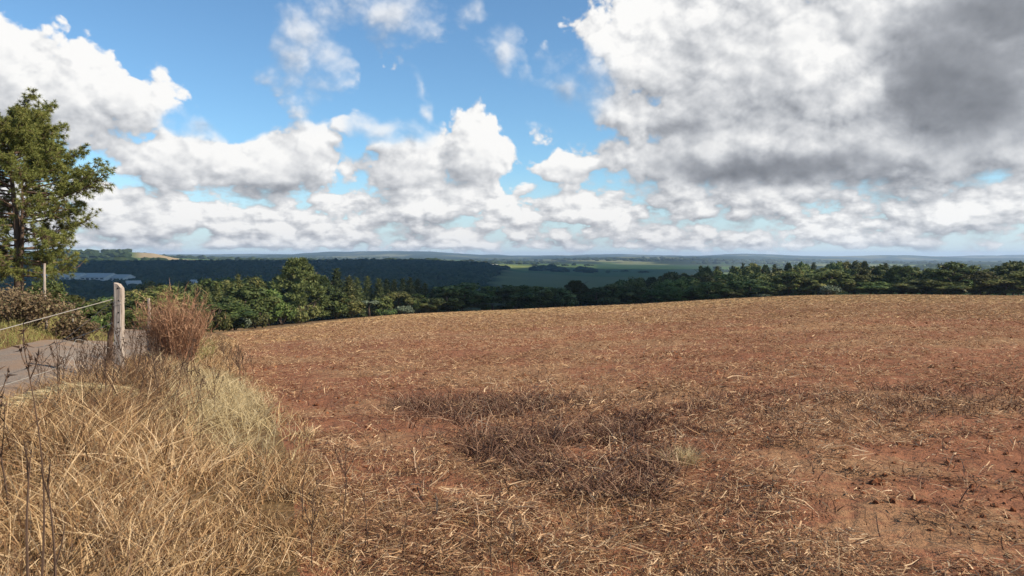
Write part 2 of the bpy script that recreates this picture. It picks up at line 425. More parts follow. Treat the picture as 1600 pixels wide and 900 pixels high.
def _soil(T, b):
    p = pos(T); d = T.v('LENGTH', p)
    big = T.noise(p, .12, 5, .6); mid = T.noise(p, 1.1, 6, .65); fine = T.noise(p, 9, 6, .7)
    streak = T.noise(T.v('MULTIPLY', p, (1, 1, 1)), .5, 8, .72)
    red = T.mix(mid, (.145, .057, .031), (.33, .145, .080))
    red = T.mix(T.ss(fine, .35, .7) * .5, red, (.32, .135, .066))
    straw = T.mix(fine, (.24, .140, .068), (.46, .305, .16))
    cover = T.ss(streak + (big - .5) * .9 + (fine - .5) * .35, .46, .60)
    far = T.ss(d, 35, 120)
    cover = T.m('MULTIPLY', T.m('ADD', cover * (1 - far * .35), far * .42), T.lin(T.ss(d, 10, 60), 0, 1, .45, .92), clamp=True)
    c = T.mix(cover, red, straw)
    c = T.mix(T.ss(T.noise(T.v('MULTIPLY', p, (.22, 1.5, 1)), .22, 5, .62), .42, .62) * far * .55, c, (.25, .150, .064))
    T.put(b.inputs['Base Color'], c)
    bump(T, b, fine * .35 + streak * .9 + mid * .5, .9, .16)
M_FIELD = mat('field soil and straw', _soil, .95, .1)
def _verge(T, b):
    p = pos(T); a = T.noise(p, 1.3, 6, .65); f = T.noise(p, 14, 5, .7)
    c = T.mix(a, (.09, .05, .024), (.22, .135, .06)); c = T.mix(T.ss(f, .5, .7) * .6, c, (.36, .24, .12))
    T.put(b.inputs['Base Color'], c); bump(T, b, f + a, .8, .08)
M_VERGE = mat('verge thatch', _verge, .95, .1)
def _road(T, b):
    p = pos(T); a = T.noise(p, .9, 5, .6); f = T.noise(p, 30, 4, .7)
    c = T.mix(a, (.15, .118, .094), (.24, .19, .15)); c = T.mix(T.ss(f, .45, .75), c, (.36, .27, .20))
    c = T.mix(T.ss(T.noise(T.v('MULTIPLY', p, (1.6, .5, 1)), .8, 6, .68), .46, .60) * .85, c, (.25, .165, .108))
    T.put(b.inputs['Base Color'], c); bump(T, b, f + a * .5, .5, .03)
M_ROAD = mat('worn dusty asphalt', _road, .9, .15)
def _valley(T, b):
    p = pos(T); x, y, z = T.sep(p); r = T.v('LENGTH', p)
    wood = T.mix(T.noise(p, .02, 6, .7), (.014, .024, .012), (.035, .05, .022))
    cell = T.voro(T.v('ADD', T.v('MULTIPLY', p, (1, .55, 1)), T.v('SCALE', T.noise(p, .0012, 3, .5, color=True), 500)), .0019, out='Color', dims='2D')
    cr, cg, cb = T.sep(cell)
    crop = T.ramp(cr, [(0, (.07, .125, .035)), (.35, (.10, .16, .05)), (.55, (.20, .20, .09)), (.72, (.30, .235, .13)), (.85, (.065, .10, .032)), (1, (.13, .18, .06))])
    crop = T.mix(T.noise(p, .01, 5, .6) * .35, crop, (.07, .09, .04))
    woods = T.ss(T.noise(T.v('MULTIPLY', p, (1, .5, 1)), .0011, 6, .62), .45, .50)
    # the wooded plateau side facing us; open crops to the right of it and on top
    open_r = T.ss(T.m('SUBTRACT', x, T.m('MULTIPLY_ADD', y, .02, -75) + (T.noise(p, .006, 4) - .5) * 120), -25, 25) * T.ss(r, 1050, 1150)
    top = T.ss(r + (T.noise(p, .004, 4) - .5) * 160, 2560, 2610)
    farm = T.m('MAXIMUM', open_r, top)
    near_top = T.ss(r, 3600, 5200)
    c = T.mix(farm * (1 - woods * T.m('MAXIMUM', near_top, .12)), wood, crop)
    leftw = T.ss(T.m('ARCTAN2', x, y), -.462, -.475) * T.ss(r, 2500, 2600) * T.ss(r, 4300, 4000)
    c = T.mix(leftw, c, (.035, .052, .024))
    tan = T.ss(T.m('ABSOLUTE', T.m('ARCTAN2', x, y) + .405), .062, .045) * T.ss(T.m('ABSOLUTE', r - 3550), 420, 380)
    c = T.mix(tan, c, (.36, .27, .155))
    gp = T.ss(T.m('ABSOLUTE', T.m('ARCTAN2', x, y) + .026), .055, .045) * T.ss(T.m('ABSOLUTE', r - 3000), 380, 340) 
    c = T.mix(gp, c, T.mix(cg, (.14, .19, .05), (.20, .22, .07)))
    gq = T.ss(T.m('ABSOLUTE', T.m('ARCTAN2', x, y) - .185), .08, .07) * T.ss(T.m('ABSOLUTE', r - 4000), 700, 600)
    c = T.mix(gq, c, T.mix(cg, (.036, .070, .034), (.048, .082, .036)))
    hill = T.mix(T.ss(T.noise(T.v('MULTIPLY', p, (1, .4, 1)), .0011, 5, .6), .52, .60), (.022, .042, .026), (.15, .15, .075))
    c = T.mix(T.ss(r, 5600, 7200), c, hill)
    T.put(b.inputs['Base Color'], c)
    bump(T, b, T.noise(p, .05, 5, .7), .8, 6)
M_VALLEY = mat('valley farmland and woods', _valley, 1, 0)
def _bark(c0, c1, sc=6):
    def f(T, b):
        p = T.v('MULTIPLY', objco(T), (1, 1, .25)); a = T.noise(p, sc, 6, .7)
        T.put(b.inputs['Base Color'], T.ramp(a, [(.3, c0), (.7, c1)])); bump(T, b, a, .9, .05)
    return f
M_BARK = mat('tree bark', _bark((.06, .042, .03), (.17, .12, .085)))
M_PBARK = mat('pine bark', _bark((.05, .034, .024), (.20, .13, .088), 4))

# ------------------------------------------------------------------ ground sheets
def polar_sheet():
    a = np.concatenate([np.arange(-180, -50, 3.0), np.arange(-50, -40, .6), np.arange(-40, 40, .17), np.arange(40, 50, .6), np.arange(50, 180, 3.0)])
    r = np.concatenate([np.geomspace(.25, 3, 14)[:-1], np.geomspace(3, 60, 360)[:-1], np.geomspace(60, 360, 90)[:-1], np.geomspace(360, 18000, 170)])
    A, R = np.meshgrid(np.radians(a), r)
    X, Y = np.sin(A) * R, np.cos(A) * R
    return a, r, X, Y, ground(X, Y)
def build_ground():
    a, r, X, Y, Z = polar_sheet()
    nr, na = X.shape
    V = np.stack([X, Y, Z], -1).reshape(-1, 3)
    I, J = np.meshgrid(np.arange(nr - 1), np.arange(na), indexing='ij'); J2 = (J + 1) % na
    Q = np.stack([I * na + J, I * na + J2, (I + 1) * na + J2, (I + 1) * na + J], -1).reshape(-1, 4)[:, ::-1]
    C = V[Q].mean(1); rc = np.hypot(C[:, 0], C[:, 1]); azc = np.degrees(np.arctan2(C[:, 0], C[:, 1]))
    Rb, _ = brow(azc)
    vk = edge_x(C[:, 1]) - C[:, 0]
    far = rc > Rb + 12
    zone = np.where(far, np.where(rc > 6500, 3, 2), np.where((vk > .25) , 1, 0))
    for k, (nm, m) in enumerate((('field', M_FIELD), ('verge_ground', M_VERGE), ('valley', M_VALLEY), ('far_hills', M_VALLEY))):
        q = Q[zone == k]; used, inv = np.unique(q, return_inverse=True)
        VV, FF = V[used], [inv.reshape(q.shape)]
        if k == 1:      # the patch of ground right under the camera
            c = len(VV); ring = np.where(np.isin(used, np.arange(na)))[0]
        tag(make_mesh(nm, VV, FF, m, True), kind='structure')
    # close the pole with a fan of its own
    ring = V[:na]; VV = np.r_[ring, [[0, 0, float(ground(0, 0))]]]
    F = np.array([[na, (j + 1) % na, j] for j in range(na)])
    tag(make_mesh('ground', VV, [F], M_FIELD, True), kind='structure')
    # road ribbon
    ys = np.concatenate([np.arange(-30, 4, 1.0), np.arange(4, 24, .25), np.arange(24, 58, 1.0)])
    cs = np.linspace(-ROAD_HALF, ROAD_HALF, 15)
    Xr = road_x(ys)[:, None] + cs[None] / .96 + .10 * fbm(ys * 1.7, ys * 0, 3, 5)[:, None] * np.sign(cs)[None]
    Yr = np.repeat(ys[:, None], len(cs), 1)
    Zr = ground(Xr, Yr) + .02 + .03 * (1 - (cs / ROAD_HALF) ** 2)[None]
    n, m_ = Xr.shape
    I, J = np.meshgrid(np.arange(n - 1), np.arange(m_ - 1), indexing='ij')
    Qr = np.stack([I * m_ + J, I * m_ + J + 1, (I + 1) * m_ + J + 1, (I + 1) * m_ + J], -1).reshape(-1, 4)
    tag(make_mesh('road', np.stack([Xr, Yr, Zr], -1).reshape(-1, 3), [Qr], M_ROAD, True), kind='structure')
build_ground()
# ------------------------------------------------------------------ leaves
M_LEAF = leafy('broad leaves', [(0, (.028, .044, .013)), (.45, (.072, .095, .025)), (.8, (.14, .155, .043)), (1, (.22, .21, .072))], trans=.18, objvar=.42)
M_LEAF_L = leafy('light green leaves', [(0, (.050, .080, .020)), (.5, (.11, .155, .035)), (1, (.20, .22, .07))], trans=.25, objvar=.15)
M_CONIF = leafy('conifer needles', [(0, (.022, .036, .013)), (.5, (.058, .076, .026)), (1, (.125, .138, .048))], trans=.1, objvar=.3)
M_CONIF_L = leafy('olive conifer needles', [(0, (.050, .062, .020)), (.5, (.105, .120, .036)), (1, (.19, .19, .07))], trans=.15, objvar=.15)
M_CLUMP = leafy('clumped tree needles', [(0, (.060, .084, .026)), (.5, (.115, .148, .042)), (1, (.20, .22, .08))], trans=.15, objvar=.1)
M_PALE = leafy('pale fronds', [(0, (.07, .09, .045)), (.5, (.14, .17, .10)), (1, (.28, .31, .22))], trans=.2, objvar=.1)
M_NEEDLE = leafy('pine needles', [(0, (.080, .100, .024)), (.45, (.155, .172, .042)), (.8, (.24, .24, .062)), (1, (.31, .26, .09))], trans=.12, objvar=0)
M_DRYLEAF = leafy('dry brown leaves', [(0, (.060, .040, .022)), (.4, (.13, .085, .045)), (.75, (.22, .155, .085)), (1, (.12, .14, .05))], trans=.2, objvar=0)
M_TWIG = leafy('reddish dry twigs', [(0, (.10, .050, .030)), (.5, (.26, .132, .074)), (1, (.46, .28, .165))], trans=.05, objvar=.1)

# ------------------------------------------------------------------ kinds of tree, each about 10 m tall with its foot at the origin
def lump(c, r, sq=(1, 1, 1), g=None):
    V, F = ico(1)
    V = V * (1 + .18 * (g or rng).normal(size=(len(V), 1)))
    return V * np.array(sq) * r + c, F
def leaves_on(mb, C, r, n, size, sq=(1, 1, .8), g=None, up=.25):
    """a leaf clump: cards on and just inside a lumpy ball"""
    d = rand_dirs(n, g); rad = r * (g.random(n)[:, None] ** .35)
    P = C + d * rad * np.array(sq)
    N = unit(d + .7 * g.normal(size=(n, 3)) + [0, 0, up])
    V, Q = cards(P, N, size * g.uniform(.6, 1.3, n)); mb.add(V, Q)
def limb_tree(mb, H, top, rad, lean, g, nb=7, spread=2.5, z0=.35):
    pts = np.array([[lean * t * t + .12 * math.sin(5 * t + lean * 9), .1 * math.cos(4 * t), H * top * t] for t in np.linspace(0, 1, 7)])
    V, Q, T = tube(pts, rad * np.linspace(1, .35, 7), 7); mb.add(V, Q, T)
    for k in range(nb):
        t = g.uniform(z0, .95); a = g.uniform(0, 6.28); b = np.array([np.interp(t, np.linspace(0, 1, 7), pts[:, i]) for i in range(3)])
        L = spread * g.uniform(.6, 1.1)
        p = np.array([b + np.array([math.cos(a) * L * s, math.sin(a) * L * s, L * .55 * s ** 1.4]) for s in np.linspace(0, 1, 5)])
        V, Q, T = tube(p, rad * .45 * np.linspace(1, .25, 5), 5); mb.add(V, Q, T)
def kind_round(seed, W=4.2, H=10, low=.12, lobes=38, flat=.95, leafm=None, dens=120, size=.32):
    g = np.random.default_rng(seed); tr, cr = MB(), MB()
    limb_tree(tr, H, .74, .22, g.uniform(-.5, .5), g, 7, 1.8)
    zc, hz = H * (1 + low) / 2, H * (1 - low) / 2
    for k in range(lobes):
        d = rand_dirs(1, g)[0]; d[2] = d[2] * .9 + .1
        rr = g.uniform(.50, .86); r = g.uniform(.8, 1.55) * W / 4.2
        c = np.array([d[0] * W * rr * g.uniform(.8, 1.1), d[1] * W * rr, zc + d[2] * (hz - r * .6) * g.uniform(.8, 1.0)])
        c[2] = min(c[2], H - r * .6)
        leaves_on(cr, c, r, dens, size, (1, 1, flat), g)
        cr.add(*lump(c, r * .62, (1, 1, flat), g))
    return tr, cr, leafm or M_LEAF
def kind_umbrella(seed, W=5.0, H=10, leafm=None):
    g = np.random.default_rng(seed); tr, cr = MB(), MB()
    limb_tree(tr, H, .78, .24, g.uniform(-.8, .8), g, 9, 4.0, .5)
    for k in range(30):
        a = g.uniform(0, 6.28); q = g.random() ** .5
        r = g.uniform(.7, 1.25)
        c = np.array([math.cos(a) * W * q * .85, math.sin(a) * W * q * .85, H - .9 - 3.2 * q ** 2 * g.uniform(.5, 1.1) - (g.random() < .3) * g.uniform(.5, 2.2)])
        leaves_on(cr, c, r, 110, .30, (1.12, 1.12, .75), g, .5); cr.add(*lump(c, r * .6, (1.1, 1.1, .7), g))
    return tr, cr, leafm or M_LEAF
def kind_cone(seed, W=1.9, H=10, leafm=None):
    g = np.random.default_rng(seed); tr, cr = MB(), MB()
    V, Q, T = tube([(0, 0, 0), (.05, 0, H * .5), (0, .03, H * .97)], [.16, .1, .03], 6); tr.add(V, Q, T)
    n = 1500; t = g.random(n) ** .75; z = H * (.06 + .94 * (1 - t)) ; a = g.uniform(0, 6.28, n)
    lay = .75 + .25 * np.sin(z * 5 + 2.5 * np.sin(a * 2 + seed)); rr = W * (1 - ((z / H) ** 1.35)) * (.35 + .65 * g.random(n) ** .4) * lay + .05
    P = np.stack([np.cos(a) * rr, np.sin(a) * rr, z - .18 * rr], -1)
    N = unit(np.stack([np.cos(a), np.sin(a), .7 * np.ones(n)], -1) + .6 * g.normal(size=(n, 3)))
    V, Q = cards(P, N, .26 * g.uniform(.6, 1.2, n), .5); cr.add(V, Q)
    D = unit(np.stack([np.cos(a), np.sin(a), .55 + 0 * a], -1)); k = n // 2
    V, Q = blades(P[:k], D[:k], g.uniform(.3, .7, k), .12, np.tile([0, 0, .15], (k, 1))); cr.add(V, Q)
    for z in np.linspace(.1 * H, .86 * H, 9): cr.add(*lump((0, 0, z), W * (1 - (z / H) ** 1.35) * .55 + .08, (1, 1, 1.2), g))
    return tr, cr, leafm or M_CONIF
def kind_clump(seed, W=4.6, H=10, leafm=None):
    """many round tufted heads over a tall dome with dark gaps between"""
    g = np.random.default_rng(seed); tr, cr = MB(), MB()
    limb_tree(tr, H, .85, .26, .1, g, 14, 2.6, .2)
    for k in range(190):
        z = g.uniform(.10, .97) ** .9; prof = math.sin(math.pi * min(1, .12 + .86 * z) ** .8) ** .7 * (1 - .25 * z)
        a = g.uniform(0, 6.28); q = g.uniform(.55, 1.0)
        r = g.uniform(.42, .68)
        c = np.array([math.cos(a) * W * prof * q, math.sin(a) * W * prof * q, z * H * .96 - .5 * q + .3])
        n = 70; d = rand_dirs(n, g); d[:, 2] = d[:, 2] * .7 + .25; d = unit(d)
        V, Q = blades(c + d * r * .25, d, r * g.uniform(.7, 1.1, n), .17, np.tile([0, 0, .1], (n, 1))); cr.add(V, Q)
        cr.add(*lump(c, r * .5, (1, 1, .8), g))
    for z in np.linspace(.2, .8, 6): cr.add(*lump((0, 0, z * H), W * .30 * math.sin(math.pi * (.15 + .8 * z)), (1, 1, .9), g))
    return tr, cr, leafm or M_CONIF_L
def kind_fern(seed, H=4, leafm=None):
    g = np.random.default_rng(seed); tr, cr = MB(), MB()
    V, Q, T = tube([(0, 0, 0), (.1, 0, H * .4), (.05, .1, H * .72)], [.16, .13, .12], 7); tr.add(V, Q, T)
    n = 26; a = np.arange(n) * 2.4; D = unit(np.stack([np.cos(a), np.sin(a), g.uniform(.25, 1.1, n)], -1))
    P = np.tile([.05, .1, H * .72], (n, 1))
    L = g.uniform(1.3, 2.1, n); B = np.tile([0, 0, -.55], (n, 1))
    V, Q = blades(P, D, L, .34, B, 5, unit(np.cross(D, [0, 0, 1.])), .2); cr.add(V, Q)
    for i in range(n):
        t = np.linspace(.15, 1, 9); C = P[i] + (D[i] * t[:, None] + B[i] * (t * t)[:, None]) * L[i]
        sd = unit(np.cross(D[i], [0, 0, 1.])[None])[0]
        for s in (-1, 1):
            V, Q = blades(C, unit(np.tile(sd * s, (9, 1)) + D[i] * .5), .38 * (1.1 - t * .6), .10, np.tile([0, 0, -.3], (9, 1)), 2); cr.add(V, Q)
    return tr, cr, leafm or M_PALE
def kind_bush(seed, W=2.0, H=2.6, leafm=None, size=.2):
    g = np.random.default_rng(seed); tr, cr = MB(), MB()
    for k in range(6):
        a = g.uniform(0, 6.28); V, Q, T = tube([(0, 0, 0), (math.cos(a) * .5, math.sin(a) * .5, H * .4), (math.cos(a) * W * .6, math.sin(a) * W * .6, H * .8)], [.06, .045, .02], 5); tr.add(V, Q, T)
    for k in range(16):
        a = g.uniform(0, 6.28); q = g.random() ** .5; r = g.uniform(.45, .85)
        c = np.array([math.cos(a) * W * q * .8, math.sin(a) * W * q * .8, r * .6 + (H - r * 1.3) * (1 - q * q * .6) * g.uniform(.35, 1)])
        leaves_on(cr, c, r, 80, size, (1, 1, .85), g); cr.add(*lump(c, r * .6, (1, 1, .8), g))
    return tr, cr, leafm or M_LEAF

PROTO = {}
def proto(key):
    """mesh data of one kind of tree: (trunk mesh, crown mesh)"""
    if key not in PROTO:
        f, a, k = KINDS[key]
        tr, cr, lm = f(a, **k)
        t = tr.build('trunk', M_BARK, link=False, smooth=True); c = cr.build('crown', lm, link=False)
        zz = np.concatenate(cr.V)[:, 2]; xx = np.concatenate(cr.V)[:, 0]
        PROTO[key] = (t, c, float(np.percentile(zz, 99.7)), float(np.percentile(xx, 98.5) - np.percentile(xx, 1.5)))
    return PROTO[key]
KINDS = {
    'a': (kind_round, 1, {}), 'b': (kind_round, 2, dict(W=4.6, low=.02, lobes=38)), 'c': (kind_round, 3, dict(W=3.4, low=.05)),
    'd': (kind_round, 4, dict(W=4.4, low=.0, leafm=M_LEAF_L)), 'u': (kind_umbrella, 5, {}), 'v': (kind_umbrella, 6, dict(W=4.2)),
    'k': (kind_cone, 7, {}), 'l': (kind_cone, 8, dict(W=2.3)), 'm': (kind_cone, 9, dict(W=2.0, leafm=M_CONIF_L)), 'n': (kind_cone, 10, dict(W=1.7, leafm=M_CONIF_L)),
    'q': (kind_clump, 11, dict(leafm=M_CLUMP)), 'r': (kind_clump, 12, dict(W=3.8, leafm=M_CONIF)), 'f': (kind_fern, 13, {}),
    's': (kind_bush, 14, {}), 't': (kind_bush, 15, dict(leafm=M_LEAF_L)), 'p': (kind_bush, 16, dict(leafm=M_PALE, H=2.2)), }
KIND_NAME = {'k': 'conifer', 'l': 'conifer', 'm': 'conifer', 'n': 'conifer', 'f': 'tree_fern', 's': 'bush', 't': 'bush', 'p': 'bush'}
def plant(key, x, y, z, h, w, label, group=None, name=None, bare=False, cat=None):
    t, c, H, W = proto(key)
    nm = name or KIND_NAME.get(key, 'broadleaf_tree')
    root = empty(nm, (x, y, z)); root.rotation_euler = (0, 0, random.uniform(0, 6.28))
    root.scale = (w / W, w / W, h / H)
    tag(root, label, cat or {'conifer': 'conifer', 'tree_fern': 'tree fern', 'bush': 'bush'}.get(nm, 'tree'), group)
    for src in ((c,) if bare else (t, c)):
        o = src.copy(); COL.objects.link(o); o.parent = root
    return root
def row_tree(x, top, width, key, dr, label, group=None, sink=0.0, **k):
    """a tree beyond the brow: bearing x, dr metres past the brow, as tall and wide as it looks from the photograph's spot"""
    az = math.degrees(math.atan((x - 800) / FPX)); Rb, _ = brow(az); r = Rb + dr
    X, Y = math.sin(math.radians(az)) * r, math.cos(math.radians(az)) * r
    z = float(ground(X, Y)) - .15 - sink
    zt = EYE - (top - 400) / FPX * Y
    return plant(key, X, Y, z, max(1.2, zt - z), width / FPX * Y, label, group, **k)

GL, GM, GR = 'sunlit trees along the left end of the field', 'dark trees along the middle of the field edge', 'trees of the wood along the right of the field edge'
GP, GC = 'young conifers behind the field edge', 'crowns of the wood rising behind the right field edge'
GG = 'scrub trees in the hollow beyond the road'
TREES = [
    # the hollow beyond the road, left
    (100, 462, 60, 'b', 8, 'dark bush-like tree just right of the big pine trunk, behind the tall pole', GG),
    (112, 488, 56, 's', 6, 'low dull green bush behind the thin grey stake', GG),
    (150, 478, 64, 'c', 22, 'dull green scrub tree between the thin grey stake and the leaning brace', GG),
    (168, 498, 44, 's', 6, 'small round bush directly behind the leaning brace', GG),
    (206, 486, 52, 'b', 26, 'dark bushy tree showing just right of the fence post', GG),
    (214, 470, 50, 'a', 62, 'dark rounded crown above and right of the fence post, left of the brown shrub', GG),
    (186, 470, 60, 'c', 90, 'dark tree hidden mostly behind the fence post', GG),
    (258, 447, 78, 'u', 72, 'wide sunlit olive crown rising behind the dry brown shrub', GG),
    (235, 462, 60, 'a', 45, 'low sunlit crown at the left shoulder of the dry brown shrub', GG),
    # left end of the field
    (322, 449, 24, 'm', 40, 'pale slim conifer just right of the dry brown shrub', GP),
    (308, 458, 26, 'k', 30, 'dark slim conifer touching the right shoulder of the dry brown shrub', GP),
    (338, 441, 24, 'n', 44, 'second pale conifer right of the dry brown shrub', GP),
    (354, 444, 26, 'm', 40, 'third pale conifer right of the dry brown shrub', GP),
    (372, 429, 23, 'n', 46, 'pale spire conifer left of the big clumped tree, tallest of the pale group', GP),
    (398, 434, 40, 'a', 36, 'rounded dark green tree just left of the big clumped tree, behind the light green one', GL),
    (352, 474, 66, 'b', 6, 'dark low bushy tree at the left corner of the field', GL),
    (330, 486, 46, 's', 2, 'dark ground-hugging bush at the very left corner of the field', GL),
    (384, 446, 62, 'b', 14, 'broad dark leafy tree left of the light green tree', GL),
    (418, 452, 46, 'd', 10, 'round light green tree in front of the big clumped tree', GL),
    (440, 474, 36, 't', 3, 'light green bush at the foot of the big clumped tree', GL),
    (366, 494, 46, 'p', 0, 'greyish pale bush at the field corner below the dark broad tree', GL),
    (398, 490, 40, 's', 0, 'dark bush at the field edge left of the light green bush', GL),
    (464, 404, 90, 'q', 12, 'big domed tree of many round tufted clumps, tallest at the left of the field', GL),
    (503, 432, 42, 'r', 14, 'tufted darker tree leaning on the right side of the big clumped tree', GL),
    (476, 478, 46, 's', 1, 'dark bush at the foot of the big clumped tree, right of its middle', GL),
    (526, 420, 36, 'l', 16, 'tall dark cone tree right of the big clumped tree', GL),
    (545, 432, 36, 'm', 18, 'olive cone tree right of the tall dark cone tree', GL),
    (524, 458, 40, 'c', 5, 'dark bushy tree at the foot of the tall dark cone tree', GL),
    (550, 462, 34, 'c', 5, 'dark bushy tree left of the larger pale tree fern', GL),
    (577, 470, 34, 'f', 3, 'pale tree fern with spreading fronds at the field edge, larger of the two', 'pale tree ferns at the field edge'),
    (558, 434, 24, 'n', 30, 'olive spire conifer above and left of the larger pale tree fern', GP),
    (574, 432, 24, 'm', 34, 'olive spire conifer right above the larger pale tree fern', GP),
    (592, 436, 26, 'n', 30, 'brownish conifer above and right of the larger pale tree fern', GP),
] + [
    (x, t, w, k, 34 + (i % 3) * 7, 'dark conifer in the close stand behind the leafy trees, left of the shaded round tree', GP)
    for i, (x, t, w, k) in enumerate([(604, 436, 26, 'k'), (616, 437, 26, 'l'), (629, 435, 26, 'k'), (641, 434, 26, 'l'), (652, 436, 28, 'k'), (664, 443, 26, 'l'), (676, 452, 24, 'k')])
] + [
    (598, 464, 30, 'a', 6, 'mid green leafy tree just right of the larger pale tree fern', GL),
    (622, 456, 42, 'b', 8, 'bushy dark green tree below the close conifer stand', GL),
    (648, 460, 34, 'c', 6, 'narrow dark leafy tree, last one before the shaded trees', GL),
    (632, 478, 28, 'p', 1, 'greyish bush at the field edge under the close conifer stand', GL),
    (604, 482, 30, 's', 0, 'low dark bush at the field edge right of the larger pale tree fern', GL),
    (672, 466, 40, 'b', 5, 'small shaded tree at the left of the shaded round tree', GM),
    (725, 443, 84, 'a', 12, 'broad round tree in deep shade left of the middle of the field edge', GM),
    (700, 456, 44, 'c', 6, 'dark narrow tree against the left flank of the shaded round tree', GM),
    (762, 448, 34, 'd', 16, 'grey-green tree top showing right of the shaded round tree', GM),
    (770, 474, 36, 'f', 2, 'pale tree fern in the shade at the field edge, smaller of the two', 'pale tree ferns at the field edge'),
    (738, 482, 24, 'p', 1, 'small pale bush in the shade left of the smaller pale tree fern', GM),
    (806, 446, 56, 'b', 9, 'dense dark tree right of the smaller pale tree fern', GM),
    (840, 448, 48, 'c', 9, 'dark upright tree in the row, two right of the smaller pale tree fern', GM),
    (868, 450, 44, 'b', 8, 'dark bushy tree left of the dark tree with a raised top', GM),
    (900, 439, 50, 'r', 14, 'dark tree with a raised tufted top in the middle of the row', GM),
    (930, 450, 42, 'c', 8, 'dark tree just right of the one with the raised top', GM),
    (958, 444, 44, 'a', 12, 'dark rounded tree two right of the one with the raised top', GM),
    (886, 466, 30, 's', 1, 'low black-green bush at the field edge below the raised top', GM),
    (950, 464, 30, 's', 1, 'low black-green bush at the field edge left of the right-hand wood', GM),
    # the wood on the right, front row
    (988, 448, 40, 'b', 8, 'dark tree where the right-hand wood begins', GR),
    (1018, 452, 40, 'a', 6, 'dark green tree left of the round light green one', GR),
    (1053, 449, 44, 'd', 5, 'round light green tree standing forward at the field edge', GR),
    (1082, 447, 34, 'c', 10, 'green tree right behind the round light green one', GR),
    (1108, 441, 60, 'd', 6, 'broad sunlit green tree right of the round light green one', GR),
    (1142, 450, 36, 'b', 5, 'small dark tree right of the broad sunlit green tree', GR),
    (1172, 437, 64, 'a', 8, 'broad dark domed tree in front of the wood, left of the tall olive crown', GR),
    (1190, 459, 28, 'p', 1, 'grey-green low bush at the field edge left of the tall olive crown', GR),
    (1232, 426, 46, 'v', 10, 'tall tree with an open olive crown and visible stems', GR),
    (1206, 444, 40, 'b', 6, 'dark bushy tree under the left of the tall olive crown', GR),
    (1262, 434, 46, 'b', 8, 'dark leafy tree right of the tall olive crown', GR),
    (1300, 424, 58, 'a', 10, 'tall round tree right of the tall olive crown, two trees on', GR),
    (1296, 446, 30, 'p', 1, 'pale round bush at the field edge below the tall round tree', GR),
    (1334, 430, 44, 'c', 9, 'dark upright tree left of the black-green thicket', GR),
    (1362, 440, 56, 'b', 6, 'black-green low thicket tree at the field edge', GR),
    (1404, 417, 50, 'r', 12, 'tall tufted tree right of the black-green thicket', GR),
    (1380, 430, 40, 'c', 18, 'dark tree between the thicket and the tall tufted tree', GR),
    (1446, 436, 60, 'b', 7, 'dark rounded tree in the gap below the far blue ridge', GR),
    (1490, 410, 78, 'u', 14, 'big wide-crowned tree with layered boughs, sunlit on top', GR),
    (1478, 440, 60, 'b', 5, 'dark undergrowth tree below the big wide-crowned tree', GR),
    (1532, 424, 62, 'u', 9, 'olive flat-topped tree right of the big wide-crowned tree', GR),
    (1572, 436, 60, 'b', 6, 'dark bushy tree near the right end of the field edge', GR),
    (1584, 409, 54, 'v', 30, 'tree with a dark spreading top behind the right end of the field edge', GR),
    (1610, 422, 70, 'a', 10, 'tree cut by the right edge of the view', GR),
    (1665, 420, 80, 'b', 10, 'leafy tree just past the right edge of the view', GR), (1735, 424, 80, 'a', 10, 'round tree well past the right edge of the view', GR),
]
for (x, top, w, key, dr, lab, grp) in TREES: row_tree(x, top, w, key, dr, lab, grp)
# the canopy that climbs behind: countless-looking but still trees
gb = random.Random(5)
def back(n, x0, x1, dr0, dr1, topf, keys, lab, grp, wd=(34, 56)):
    for i in range(n):
        x = x0 + (x1 - x0) * (i + gb.random()) / n; dr = gb.uniform(dr0, dr1)
        row_tree(x, topf(x) + gb.uniform(-4, 5), gb.uniform(*wd), gb.choice(keys), dr, lab, grp, bare=False)
back(16, 1000, 1290, 50, 90, lambda x: np.interp(x, [1000, 1080, 1150, 1290], [446, 436, 430, 424]), 'abcd', 'rounded crown in the second rank of the right-hand wood, left part', GC)
back(16, 960, 1240, 110, 170, lambda x: np.interp(x, [960, 1040, 1110, 1240], [440, 430, 421, 417]), 'abrv', 'small dark crown on the rising back of the right-hand wood', GC, (26, 40))
back(22, 1085, 1420, 150, 220, lambda x: np.interp(x, [1085, 1120, 1160, 1420], [422, 414, 411, 412]), 'rklab', 'dark tree top on the skyline of the right-hand wood', GC, (16, 32))
back(12, 1290, 1600, 40, 80, lambda x: np.interp(x, [1290, 1420, 1440, 1600], [421, 418, 426, 420]), 'abuv', 'rounded crown in the second rank of the right-hand wood, right part', GC, (38, 60))
back(10, 690, 980, 25, 60, lambda x: np.interp(x, [690, 800, 980], [452, 452, 450]), 'abc', 'dark crown in the second rank of the shaded trees', GM, (36, 54))
back(14, 120, 420, 110, 220, lambda x: np.interp(x, [120, 200, 300, 420], [478, 456, 440, 434]), 'abcu', 'dark crown in the woods of the hollow, behind the nearer trees on the left', GG, (40, 64))
back(10, 200, 420, 240, 340, lambda x: np.interp(x, [200, 300, 420], [446, 436, 434]), 'ab', 'small far crown at the back of the woods in the left hollow', GG, (30, 48))
